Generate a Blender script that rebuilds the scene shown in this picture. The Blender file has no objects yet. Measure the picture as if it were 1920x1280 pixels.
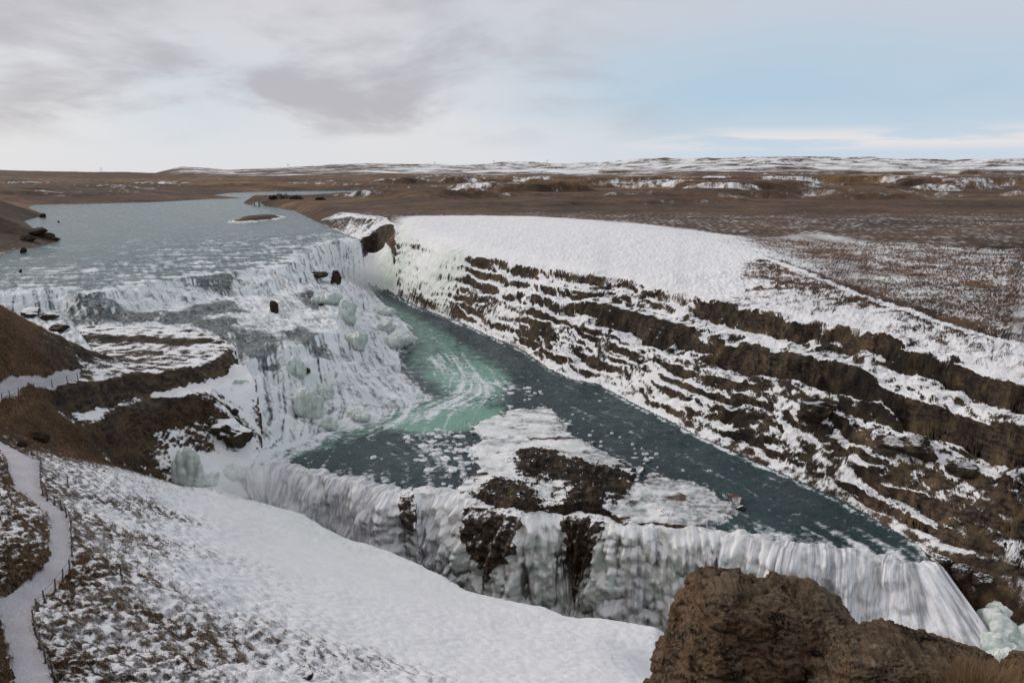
import bpy, bmesh, math, random, time
import numpy as np
from mathutils import Vector, Matrix
from mathutils.geometry import delaunay_2d_cdt
T0 = time.time()
random.seed(7)
SC = bpy.context.scene
COL = SC.collection

# ------------------------------------------------------------------ camera
F = 1550.0                      # focal length in photo pixels (1920 wide)
CAMZ = 22.0                     # eye height above the upper river
PITCH = math.atan(320.0 / F)    # the true horizon sits at row 320 of 1280
CP, SP = math.cos(PITCH), math.sin(PITCH)
cam_d = bpy.data.cameras.new('camera')
cam = bpy.data.objects.new('camera', cam_d)
COL.objects.link(cam)
cam.location = (0, 0, CAMZ)
cam.rotation_euler = (math.pi / 2 - PITCH, 0, 0)
cam_d.sensor_width = 36.0
cam_d.lens = 36.0 * F / 1920.0
cam_d.clip_start = 0.1
cam_d.clip_end = 40000
SC.camera = cam


def P(px, py, z):
    """world point seen at photo pixel px,py if it lies at height z"""
    a, b = px - 960.0, 640.0 - py
    dx, dy, dz = a, F * CP + b * SP, -F * SP + b * CP
    k = (z - CAMZ) / dz
    return (dx * k, dy * k, z)


def PD(px, py, d):
    """world point seen at photo pixel px,py at depth d (along +Y)"""
    a, b = px - 960.0, 640.0 - py
    dx, dy, dz = a, F * CP + b * SP, -F * SP + b * CP
    k = d / dy
    return (dx * k, d, CAMZ + dz * k)


def PL(pts, z=None):
    return [P(p[0], p[1], p[2] if z is None else z) for p in pts]


# ------------------------------------------------------------------ numpy noise
def _h(ix, iy, iz, seed):
    h = (ix.astype(np.uint32) * np.uint32(0x9E3779B1)) ^ (iy.astype(np.uint32) * np.uint32(0x85EBCA77)) ^ (iz.astype(np.uint32) * np.uint32(0xC2B2AE3D))
    h ^= np.uint32(seed * 747796405 & 0xFFFFFFFF)
    h ^= h >> np.uint32(15); h *= np.uint32(0x2C1B3C6D)
    h ^= h >> np.uint32(12); h *= np.uint32(0x297A2D39)
    h ^= h >> np.uint32(15)
    return h


def n2(x, y, seed=0):
    """2-D gradient noise, about -1..1"""
    x = np.asarray(x, np.float64); y = np.asarray(y, np.float64)
    x0 = np.floor(x); y0 = np.floor(y)
    fx = (x - x0).astype(np.float32); fy = (y - y0).astype(np.float32)
    ix = x0.astype(np.int64); iy = y0.astype(np.int64)
    u = fx * fx * fx * (fx * (fx * 6 - 15) + 10); v = fy * fy * fy * (fy * (fy * 6 - 15) + 10)
    zz = np.zeros_like(ix)

    def g(i, j, dx, dy):
        a = _h(ix + i, iy + j, zz, seed).astype(np.float32) * np.float32(2 * math.pi / 4294967296.0)
        return np.cos(a) * dx + np.sin(a) * dy
    a = g(0, 0, fx, fy); b = g(1, 0, fx - 1, fy); c = g(0, 1, fx, fy - 1); d = g(1, 1, fx - 1, fy - 1)
    return ((a + u * (b - a)) * (1 - v) + (c + u * (d - c)) * v) * 1.5


def n3(x, y, z, seed=0):
    """3-D value noise, -1..1"""
    x = np.asarray(x, np.float64); y = np.asarray(y, np.float64); z = np.asarray(z, np.float64)
    x0 = np.floor(x); y0 = np.floor(y); z0 = np.floor(z)
    u = (x - x0).astype(np.float32); v = (y - y0).astype(np.float32); w = (z - z0).astype(np.float32)
    u = u * u * (3 - 2 * u); v = v * v * (3 - 2 * v); w = w * w * (3 - 2 * w)
    ix = x0.astype(np.int64); iy = y0.astype(np.int64); iz = z0.astype(np.int64)

    def g(i, j, k):
        return _h(ix + i, iy + j, iz + k, seed).astype(np.float32) * np.float32(2 / 4294967296.0) - 1
    r0 = (g(0, 0, 0) * (1 - u) + g(1, 0, 0) * u) * (1 - v) + (g(0, 1, 0) * (1 - u) + g(1, 1, 0) * u) * v
    r1 = (g(0, 0, 1) * (1 - u) + g(1, 0, 1) * u) * (1 - v) + (g(0, 1, 1) * (1 - u) + g(1, 1, 1) * u) * v
    return r0 * (1 - w) + r1 * w


def fb2(x, y, o=4, seed=0, gain=.5):
    r = 0; a = 1; t = 0
    for i in range(o):
        r = r + a * n2(x, y, seed + i * 13); t += a; a *= gain; x = x * 2.03 + 7.1; y = y * 2.03 + 3.7
    return r / t


def fb3(x, y, z, o=3, seed=0, gain=.5):
    r = 0; a = 1; t = 0
    for i in range(o):
        r = r + a * n3(x, y, z, seed + i * 13); t += a; a *= gain; x = x * 2.03 + 7.1; y = y * 2.03 + 3.7; z = z * 2.03 + 1.3
    return r / t


def worley2(x, y, seed=0):
    """distance to the nearest jittered point, and a per-cell random"""
    x = np.asarray(x, np.float64); y = np.asarray(y, np.float64)
    ix = np.floor(x).astype(np.int64); iy = np.floor(y).astype(np.int64)
    best = np.full(x.shape, 9.0, np.float32); rid = np.zeros(x.shape, np.float32)
    for i in (-1, 0, 1):
        for j in (-1, 0, 1):
            cx = ix + i; cy = iy + j; zz = np.zeros_like(cx)
            h1 = _h(cx, cy, zz, seed).astype(np.float32) / 4294967296.0
            h2 = _h(cx, cy, zz, seed + 91).astype(np.float32) / 4294967296.0
            d = np.hypot(cx + h1 - x, cy + h2 - y).astype(np.float32)
            m = d < best
            best = np.where(m, d, best); rid = np.where(m, (h1 + h2 * 7.3) % 1.0, rid)
    return best, rid


def ss(a, b, x):
    t = np.clip((x - a) / (b - a), 0, 1)
    return t * t * (3 - 2 * t)


def lerp(a, b, t):
    return a + (b - a) * t


def seg_dist(X, Y, line):
    """distance to a polyline, arc length of the nearest point, side sign"""
    best = np.full(X.shape, 1e9, np.float32); S = np.zeros(X.shape, np.float32)
    acc = 0
    for (x0, y0), (x1, y1) in zip(line[:-1], line[1:]):
        dx, dy = x1 - x0, y1 - y0; L = math.hypot(dx, dy)
        if L < 1e-6: continue
        t = np.clip(((X - x0) * dx + (Y - y0) * dy) / (L * L), 0, 1)
        d = np.hypot(X - x0 - t * dx, Y - y0 - t * dy)
        m = d < best
        best = np.where(m, d, best); S = np.where(m, acc + t * L, S)
        acc += L
    return best, S


def inside(X, Y, poly):
    r = np.zeros(X.shape, bool)
    xs = [p[0] for p in poly]; ys = [p[1] for p in poly]
    sel = (X > min(xs)) & (X < max(xs)) & (Y > min(ys)) & (Y < max(ys))
    if not sel.any(): return r
    x = X[sel]; y = Y[sel]; c = np.zeros(x.shape, bool)
    n = len(poly)
    for i in range(n):
        x0, y0 = poly[i][:2]; x1, y1 = poly[(i + 1) % n][:2]
        if y0 == y1: continue
        c ^= ((y0 > y) != (y1 > y)) & (x < (x1 - x0) * (y - y0) / (y1 - y0) + x0)
    r[sel] = c
    return r


def xy(l): return [(p[0], p[1]) for p in l]


def resample(line, step):
    out = [np.array(line[0], float)]
    for a, b in zip(line[:-1], line[1:]):
        a = np.array(a, float); b = np.array(b, float)
        n = max(1, int(round(np.linalg.norm(b - a) / step)))
        for i in range(1, n + 1): out.append(a + (b - a) * i / n)
    return np.array(out)


def chaikin(line, it=2):
    l = [np.array(p, float) for p in line]
    for _ in range(it):
        o = [l[0]]
        for a, b in zip(l[:-1], l[1:]): o += [a * .75 + b * .25, a * .25 + b * .75]
        o.append(l[-1]); l = o
    return [tuple(p) for p in l]


# ------------------------------------------------------------------ survey: break lines of the terrain
LIP1 = PL([(-140, 556), (-60, 552), (20, 549), (101, 546), (141, 552), (218, 542), (280, 531), (336, 520), (437, 510), (520, 504), (556, 490), (585, 470), (612, 457), (640, 451), (675, 450)], 0)
BASE1 = PL([(-140, 600, -3.2), (-60, 597, -3.3), (60, 590, -3.4), (110, 592, -3.5), (180, 596, -3.5), (250, 590, -3.5), (330, 570, -3.6), (437, 549, -3.0), (530, 540, -3.0), (585, 530, -4.6), (618, 516, -6.2), (645, 517, -10.4), (668, 533, -13.2), (684, 541, -14)])
TERR = PL([(540, 522, -1.3), (575, 505, -2), (605, 490, -3), (628, 485, -3.5)])
LIP2 = PL([(444, 655, -5.0), (480, 662, -5.2), (530, 652, -5.2), (580, 640, -5.2), (612, 620, -5.2), (624, 592, -5.0), (632, 562, -5.2), (640, 540, -6.5)])
MID2 = PL([(488, 735, -10.4), (540, 742, -11), (590, 732, -11), (640, 715, -11), (685, 690, -11), (695, 650, -10.8), (692, 612, -10.5), (680, 580, -11)])
SHORE = PL([(455, 884), (475, 866), (500, 850), (540, 830), (600, 812), (650, 800), (700, 785), (760, 765), (800, 745), (775, 720), (752, 692), (747, 662), (778, 640), (762, 612), (742, 592), (722, 574), (702, 554), (690, 541)], -14)
UBANK = PL([(675, 450), (640, 437), (588, 415), (551, 396), (504, 389), (465, 385), (455, 381), (475, 370), (560, 366.5), (660, 362), (700, 360)], 0)
UBANK2 = PL([(690, 358.5), (560, 359.2), (430, 362), (400, 366), (430, 369), (456, 372), (390, 374), (300, 379), (150, 383), (62, 384.5), (52, 390), (87, 404), (44, 415), (70, 435), (114, 451), (67, 465), (20, 472), (-12, 484), (-60, 500), (-140, 520)], 0)
WBASE = PL([(690, 538), (702, 543), (721, 549), (775, 576), (809, 589), (876, 613), (916, 633), (983, 660), (1027, 693), (1064, 710), (1120, 724), (1200, 765), (1270, 800), (1300, 815), (1400, 860), (1500, 906), (1560, 935), (1640, 976), (1700, 1010), (1732, 1033)], -14)
WMID = PL([(704, 486, -6), (722, 494, -6), (745, 503, -6), (800, 521, -6), (860, 536, -6), (950, 562, -6), (1040, 590, -6), (1300, 665, -6), (1560, 738, -6), (1800, 825, -6), (1920, 872, -6)])
WRIM = PL([(738, 433, 4), (800, 440, 4), (865, 465, 2.8), (950, 474, 2.8), (1040, 490, 2.4), (1180, 518, 1.6), (1300, 548, 1), (1420, 572, 1), (1560, 600, 1), (1680, 628, 1), (1800, 662, 1), (1920, 700, 1)])
CREST = PL([(742, 414, 6.5), (800, 411, 6.9), (900, 408, 7.2), (1000, 411, 7.1), (1100, 420, 6.8), (1200, 431, 6.3), (1300, 446, 5.6), (1400, 468, 4.6), (1500, 505, 3.4), (1600, 545, 2.4), (1760, 600, 1.9), (1920, 650, 1.6)])
CREST2 = PL([(760, 405, 6.2), (900, 404, 6.2), (1000, 406, 6.0), (1100, 412, 5.8), (1200, 420, 5.4), (1300, 432, 4.9), (1400, 446, 4.4), (1500, 470, 3.6), (1600, 495, 3.0), (1760, 535, 2.6), (1920, 570, 2.4)])
LIPL = PL([(455, 886), (480, 878), (520, 876), (560, 886), (610, 894), (661, 903), (700, 915), (735, 926), (770, 926), (802, 923), (840, 930), (880, 938), (930, 955), (985, 968), (1035, 966), (1070, 962), (1120, 970), (1160, 988), (1250, 992), (1350, 998), (1430, 1018), (1500, 1034), (1560, 1040), (1640, 1052), (1700, 1068), (1745, 1072), (1775, 1072)], -14.4)
EDGE = PL([(60, 842, -1.6), (105, 841, -2.6), (165, 843, -4.2), (210, 856, -6), (300, 890, -9.5), (356, 909, -12), (412, 920, -13.6), (525, 950, -14.8), (560, 960, -15.2), (648, 1006, -16), (730, 1031, -16.4), (787, 1055, -16.5), (829, 1077, -16.5), (879, 1105, -16.5), (950, 1123, -17), (1020, 1133, -17), (1070, 1155, -17), (1127, 1155, -17.2), (1190, 1165, -17.5), (1240, 1176, -17.5), (1400, 1230, -18), (1600, 1320, -18.5), (1850, 1450, -19)])
PATH_L = PL([(-60, 815, -1), (0, 841, -.95), (16, 874, -.9), (18, 899, -.85), (34, 931, -.8), (72, 953, -.7), (93, 978, -.6), (95, 1000, -.5), (92, 1035, -.4), (93, 1060, -.3), (83, 1078, -.2), (54, 1107, -.1), (22, 1140, 0), (0, 1163, 0.05), (0, 1193, .1), (14, 1222, .2), (27, 1280, .4), (45, 1400, .9)])
PATH_R = PL([(-60, 790, -1), (0, 819, -1), (25, 831, -.95), (47, 845, -.92), (72, 853, -.9), (77, 924, -.8), (90, 935, -.78), (122, 953, -.7), (129, 967, -.65), (131, 989, -.6), (135, 1035, -.4), (131, 1068, -.3), (104, 1104, -.1), (72, 1132, 0), (61, 1168, 0.05), (68, 1208, .15), (86, 1247, .3), (100, 1277, .4), (150, 1400, .9)])
UPATH_F = PL([(-80, 785, -1.0), (0, 761, -1.1), (34, 745, -1.2), (101, 728, -1.5), (150, 706, -1.9)])
UPATH_B = PL([(-80, 765, -1.0), (0, 744, -1.05), (34, 732, -1.15), (101, 715, -1.45), (150, 694, -1.85)])
S_BACK = PL([(128, 611), (249, 609), (353, 616), (411, 629)], -3.6)
S_STEP_T = PL([(140, 629), (250, 630), (353, 636), (404, 631)], -3.65)
S_STEP_B = PL([(141, 640), (250, 642), (353, 648), (400, 640)], -4.1)
S_FRONT = PL([(67, 740, -1.5), (161, 721, -2.2), (208, 715, -2.8), (282, 701, -3.5), (369, 689, -4.0), (420, 671, -4.2), (438, 648, -4.2), (424, 632, -4.1)])
S_TOE = PL([(100, 768, -3.0), (131, 775, -4.3), (215, 755, -5.2), (279, 738, -5.6), (336, 725, -5.75), (416, 703, -6.2), (446, 684, -6.3)])
L_EDGE = PL([(150, 797, -4.6), (188, 789, -4.9), (228, 765, -5.4), (279, 748, -5.8), (316, 748, -6.0), (386, 742, -6.3), (437, 718, -6.6), (478, 716, -6.8)])
L_TOE = PL([(160, 812, -5.0), (191, 799, -5.4), (228, 786, -6.4), (329, 778, -7.7), (369, 768, -7.6), (430, 740, -7.5), (484, 748, -8.6)])
POINTS = PL([
    # scree below the rock ledges
    (215, 830, -7.5), (250, 830, -9), (330, 850, -11), (290, 870, -11.2), (400, 850, -12.2), (430, 800, -10), (480, 800, -11), (490, 840, -13), (420, 880, -13.6), (375, 898, -13.6), (350, 800, -9.2), (280, 800, -8.2),
    # near slope
    (180, 900, -4.2), (150, 960, -2.2), (300, 960, -6.6), (420, 960, -11.5), (240, 1020, -3.4), (400, 1040, -7.4), (560, 1040, -12.8), (700, 1080, -14.2), (850, 1130, -15.2), (180, 1120, -1), (300, 1140, -2.8), (450, 1140, -6.2), (600, 1150, -9.4), (760, 1160, -12), (950, 1180, -14.4), (1100, 1190, -15.4),
    (200, 1260, -.6), (350, 1270, -2.2), (500, 1270, -4.4), (700, 1270, -7.4), (900, 1270, -10), (1100, 1265, -12.2), (1240, 1260, -13.4),
    # left of the lower path
    (0, 900, .4), (-60, 900, 2), (40, 1000, .9), (0, 1050, 1.8), (-60, 1050, 4), (-120, 1200, 5), (-30, 1260, 1.2),
    # brown knoll behind the upper path
    (0, 548, 8), (40, 581, 5.4), (84, 608, 3), (128, 632, 0.8), (165, 655, -1.6), (168, 676, -2.3), (100, 680, .6), (40, 680, 2.2), (0, 680, 3.2), (-60, 680, 5), (-60, 520, 11), (60, 720, -.6), (0, 725, -.4), (-60, 745, 0), (120, 690, -.6),
])
WORLD = []


def off(line, d, z):
    """offset a line sideways (d > 0: to its right) and put it at height z"""
    o = []
    n = len(line)
    for i, p in enumerate(line):
        a = line[max(0, i - 1)]; b = line[min(n - 1, i + 1)]
        tx, ty = b[0] - a[0], b[1] - a[1]; L = math.hypot(tx, ty) or 1
        o.append((p[0] + ty / L * d, p[1] - tx / L * d, z(i, p) if callable(z) else z))
    return o


FLOOR = -35.0
lip_c = chaikin(LIPL, 1)
LIP_TOE = off(LIPL, 0.5, lambda i, p: -24 if i == 0 else (-30 if i == 1 else FLOOR))
EDGE_SHOULDER = off(EDGE[7:], -0.9, lambda i, p: p[2] - 1.3)
EDGE_TOE = off(EDGE[7:], -2.4, lambda i, p: (-22, -28, -33)[i] if i < 3 else FLOOR)
EDGE_GULLY = off(EDGE[1:6], -3.0, lambda i, p: p[2] - 2.2)
# right-hand end: the wall foot falls away into the gorge
WORLD += [(41.2, 72, -14.1), (43.4, 66, -16.2), (46, 58, -21), (56, 44, -34), (70, 22, -35), (90, 0, -35),
          (42.5, 61, -22), (44, 54, -34), (36, 60, -34), (58, 30, -35), (20, 60, -35), (30, 50, -35), (50, 20, -35), (70, 0, -35),
          (60, 66, -6), (70, 48, -8), (88, 24, -10), (110, 0, -10), (64, 74, 1), (80, 50, 1), (104, 24, 1), (130, 0, 1), (90, 60, 2), (130, 30, 2), (160, 0, 2)]
# near side, below and beside the camera
WORLD += [(-60, 40, 6), (-60, 60, 5), (-90, 90, 12), (-90, 70, 10), (-90, 30, 12), (-40, 20, 8), (-120, 0, 16), (-20, 24, 2.5), (-60, 10, 16), (0, 26, -1), (10, 30, -6), (20, 30, -8), (30, 28, -12), (45, 15, -14), (60, 0, -16), (0, 15, 6),
          (-10, 8, 13), (-2.6, 8, 13.5), (10, 8, 15.5), (16, 6, 12), (2.2, 6.6, 16), (2.2, 8.4, 15.9), (5.2, 8, 16.6), (8, 7.6, 16.8), (5.6, 9.4, 15.2), (3.6, 9.9, 14.6), (1.6, 9.2, 14.4), (0.8, 7.5, 15.2), (-0.8, 8.4, 15.0), (-0.6, 9.4, 13), (8, 10, 14), (6, 14, 8), (2, 14, 6.5), (-2, 14, 6), (0, 5.5, 16.2), (-14, 0, 20), (0, 3.2, 17), (0, 1.5, 20.3), (12, 3, 16), (-6, 1.5, 20.3), (6, 1.5, 20.3), (0, -20, 21), (-120, -20, 22), (160, -20, 2), (30, 0, 6), (30, -20, 10)]
# back of the knoll and of the rock shelf, down to the water
WORLD += [(-60, 108, -3.8), (-66, 116, -4.2), (-54, 112, -3.6), (-70, 108, 3), (-90, 120, 2), (-100, 130, 1), (-84, 128, -4)]
for p in S_BACK: WORLD.append((p[0], p[1] + 1.6, -4.5))
WORLD += [(p[0] + 1.6, p[1] + .6, -5.0) for p in S_FRONT[5:]]
# far left bank and hill
WORLD += [(-160, 252, 4), (-185, 272, 15), (-168, 232, 6), (-212, 240, 22), (-225, 318, 13), (-246, 290, 25), (-262, 345, 24), (-262, 405, 13), (-300, 380, 19), (-300, 440, 14), (-345, 500, 10), (-150, 205, 3), (-190, 190, 8), (-150, 170, 4), (-260, 150, 14), (-260, 60, 18), (-260, 0, 20), (-140, 140, 2), (-420, 560, 8), (-600, 600, 14), (-600, 200, 24), (-600, 0, 24), (-300, -20, 22)]
# flat land beyond the river
WORLD += [(-300, 640, 4), (-200, 650, 3.5), (-380, 800, 8), (-200, 820, 5), (-230, 1000, 8), (-500, 1000, 12), (-900, 1000, 18), (-900, 600, 20), (-900, 1500, 20), (-300, 1500, 13), (-60, 950, 4), (-120, 900, 3)]
# land right of the upper river: the point and the plateau
HEAD = PL([(677, 449, 0.1), (690, 440, 1.5), (706, 428, 3.2), (724, 418, 4.6), (740, 414.5, 6.4)])
HEADMID = PL([(681, 470, -3), (706, 472, -3.2), (722, 462, -1.5)])
BLUFF = PL([(725, 409, 5.8), (705, 411, 5.5), (660, 405, 5.5), (640, 396, 5), (600, 383, 4.6), (560, 378, 4), (510, 373, 3.6), (478, 378, 3)])
WORLD += [(-60, 420, 5.4), (-110, 480, 4.6), (-100, 600, 4), (-160, 560, 4), (-40, 650, 4.5), (60, 450, 5), (0, 340, 5.4), (60, 330, 5.2), (120, 300, 5), (150, 230, 4), (120, 170, 3.2), (160, 130, 2.6), (200, 300, 5), (260, 200, 4), (260, 60, 4), (300, -20, 4), (200, 500, 5.6), (100, 700, 6), (0, 800, 5), (300, 700, 7), (500, 500, 7), (600, 200, 7), (600, 0, 7), (900, 0, 9), (900, 1000, 12), (300, 1000, 9), (0, 1000, 7), (900, 500, 9), (0, 1500, 12), (900, 1500, 16), (700, 800, 9)]
# river beds, flat water
WORLD += [P(300, 430, 0), P(200, 400, 0), P(400, 480, 0), P(100, 500, 0), P(550, 362.5, 0)]
WORLD += [P(850, 700, -14), P(1000, 760, -14), P(700, 850, -14.1), P(1300, 900, -14.1), P(1500, 980, -14.2), P(800, 620, -14)]

LINES = [LIP1, BASE1, TERR, LIP2, MID2, SHORE, UBANK, UBANK2, WBASE, WMID, WRIM, CREST, CREST2, LIPL, LIP_TOE, EDGE, EDGE_SHOULDER, EDGE_TOE, EDGE_GULLY, PATH_L, PATH_R, UPATH_F, UPATH_B, S_BACK, S_STEP_T, S_STEP_B, S_FRONT, S_TOE, L_EDGE, L_TOE, BLUFF, HEAD, HEADMID]


def build_tin():
    V = []; E = []; Z = []
    for l in LINES:
        b = len(V)
        for p in l: V.append(Vector((p[0], p[1]))); Z.append(p[2])
        E += [(b + i, b + i + 1) for i in range(len(l) - 1)]
    for p in POINTS + WORLD: V.append(Vector((p[0], p[1]))); Z.append(p[2])
    vo, eo, fo, ov, oe, of = delaunay_2d_cdt(V, E, [], 0, 1e-4)
    zz = np.zeros(len(vo)); bad = []
    for i, o in enumerate(ov):
        if o: zz[i] = Z[o[0]]
        else: bad.append(i)
    allv = np.array([(v.x, v.y) for v in V]); allz = np.array(Z)
    for i in bad:      # crossing of two break lines: height of the nearest two survey points
        d = np.hypot(allv[:, 0] - vo[i].x, allv[:, 1] - vo[i].y); k = np.argsort(d)[:2]
        zz[i] = (allz[k] / np.maximum(d[k], .01)).sum() / (1 / np.maximum(d[k], .01)).sum()
        print('cross', round(vo[i].x, 1), round(vo[i].y, 1), [round(float(a), 1) for a in allz[k]])
    return np.array([(v.x, v.y) for v in vo]), zz, fo


TV, TZ, TF = build_tin()


class Raster:
    def __init__(s, x0, x1, y0, y1, c):
        s.x0, s.y0, s.c = x0, y0, c
        s.nx = int((x1 - x0) / c) + 1; s.ny = int((y1 - y0) / c) + 1

    def coords(s):
        return np.meshgrid(s.x0 + np.arange(s.nx) * s.c, s.y0 + np.arange(s.ny) * s.c)

    def fill_tin(s):
        A = np.zeros((s.ny, s.nx), np.float32)
        for f in TF:
            a, b, c = [TV[i] for i in f]; za, zb, zc = [TZ[i] for i in f]
            i0 = max(0, int(math.floor((min(a[0], b[0], c[0]) - s.x0) / s.c))); i1 = min(s.nx - 1, int(math.ceil((max(a[0], b[0], c[0]) - s.x0) / s.c)))
            j0 = max(0, int(math.floor((min(a[1], b[1], c[1]) - s.y0) / s.c))); j1 = min(s.ny - 1, int(math.ceil((max(a[1], b[1], c[1]) - s.y0) / s.c)))
            if i0 > i1 or j0 > j1: continue
            X, Y = np.meshgrid(s.x0 + np.arange(i0, i1 + 1) * s.c, s.y0 + np.arange(j0, j1 + 1) * s.c)
            det = (b[1] - c[1]) * (a[0] - c[0]) + (c[0] - b[0]) * (a[1] - c[1])
            if abs(det) < 1e-9: continue
            u = ((b[1] - c[1]) * (X - c[0]) + (c[0] - b[0]) * (Y - c[1])) / det
            v = ((c[1] - a[1]) * (X - c[0]) + (a[0] - c[0]) * (Y - c[1])) / det
            w = 1 - u - v
            m = (u > -1e-4) & (v > -1e-4) & (w > -1e-4)
            A[j0:j1 + 1, i0:i1 + 1][m] = (u * za + v * zb + w * zc)[m]
        s.A = A
        return s

    def sample(s, X, Y, A=None):
        A = s.A if A is None else A
        gx = np.clip((X - s.x0) / s.c, 0, s.nx - 1.001); gy = np.clip((Y - s.y0) / s.c, 0, s.ny - 1.001)
        i = gx.astype(np.int32); j = gy.astype(np.int32); u = (gx - i).astype(np.float32); v = (gy - j).astype(np.float32)
        return (A[j, i] * (1 - u) + A[j, i + 1] * u) * (1 - v) + (A[j + 1, i] * (1 - u) + A[j + 1, i + 1] * u) * v


def blur(A, r, it=3):
    """repeated box blur of radius r cells"""
    r = int(r)
    if r < 1: return A
    for _ in range(it):
        for ax in (0, 1):
            p = np.pad(A, [(r + 1, r) if k == ax else (0, 0) for k in (0, 1)], mode='edge').astype(np.float64)
            c = np.cumsum(p, axis=ax)
            A = (c[2 * r + 1:] - c[:-2 * r - 1]) / (2 * r + 1) if ax == 0 else (c[:, 2 * r + 1:] - c[:, :-2 * r - 1]) / (2 * r + 1)
    return A.astype(np.float32)


RN = Raster(-270, 270, -4, 430, 0.5).fill_tin()
RF = Raster(-900, 900, 200, 1400, 3.0).fill_tin()
RX, RY = RN.coords()

# ------------------------------------------------------------------ plan polygons
POLY_UP = xy(LIP1 + UBANK + UBANK2)
POLY_CASC = xy(LIP1) + xy(SHORE[::-1]) + xy(PL([(490, 840, -13), (492, 800, -11.5), (484, 748, -8.6), (480, 716, -6.8), (446, 684, -6.3), (440, 655, -5)])) + xy([(p[0], p[1] + 1.2) for p in S_BACK[::-1]]) + [(-58, 114), (-70, 125), (-100, 135), (-120, 140)]
POLY_LOW = xy(SHORE) + xy(WBASE) + xy(LIPL[::-1])
POLY_PATH = xy(PATH_L) + xy(PATH_R[::-1])
POLY_UPATH = xy(UPATH_F) + xy(UPATH_B[::-1])
POLY_WALL = xy(WBASE) + [(41.5, 71), (44, 66), (48, 58), (56, 44), (70, 22), (90, 0), (130, 0), (104, 24), (80, 50)] + xy(CREST[::-1])
POLY_NEAR = xy(EDGE) + [(60, 0)] + xy([(0, 26), (-20, 24)]) + xy(PATH_R[::-1])
ISL = PL([(868, 800), (900, 790), (960, 770), (1010, 762), (1050, 775), (1060, 800), (1100, 830), (1160, 860), (1200, 880), (1190, 905), (1240, 895), (1310, 905), (1380, 940), (1380, 960), (1330, 985), (1160, 986), (1070, 962), (985, 966), (880, 936), (850, 912), (890, 880), (880, 840), (905, 815)], -14)
POLY_ISL = xy(ISL)


def paint(poly_vals, r, base=0.0):
    A = np.full(RX.shape, base, np.float32)
    for poly, v in poly_vals: A[inside(RX, RY, poly)] = v
    return blur(A, r)


def pp(pts, z): return xy(PL(pts, z))


exec_paint = {}
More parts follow.
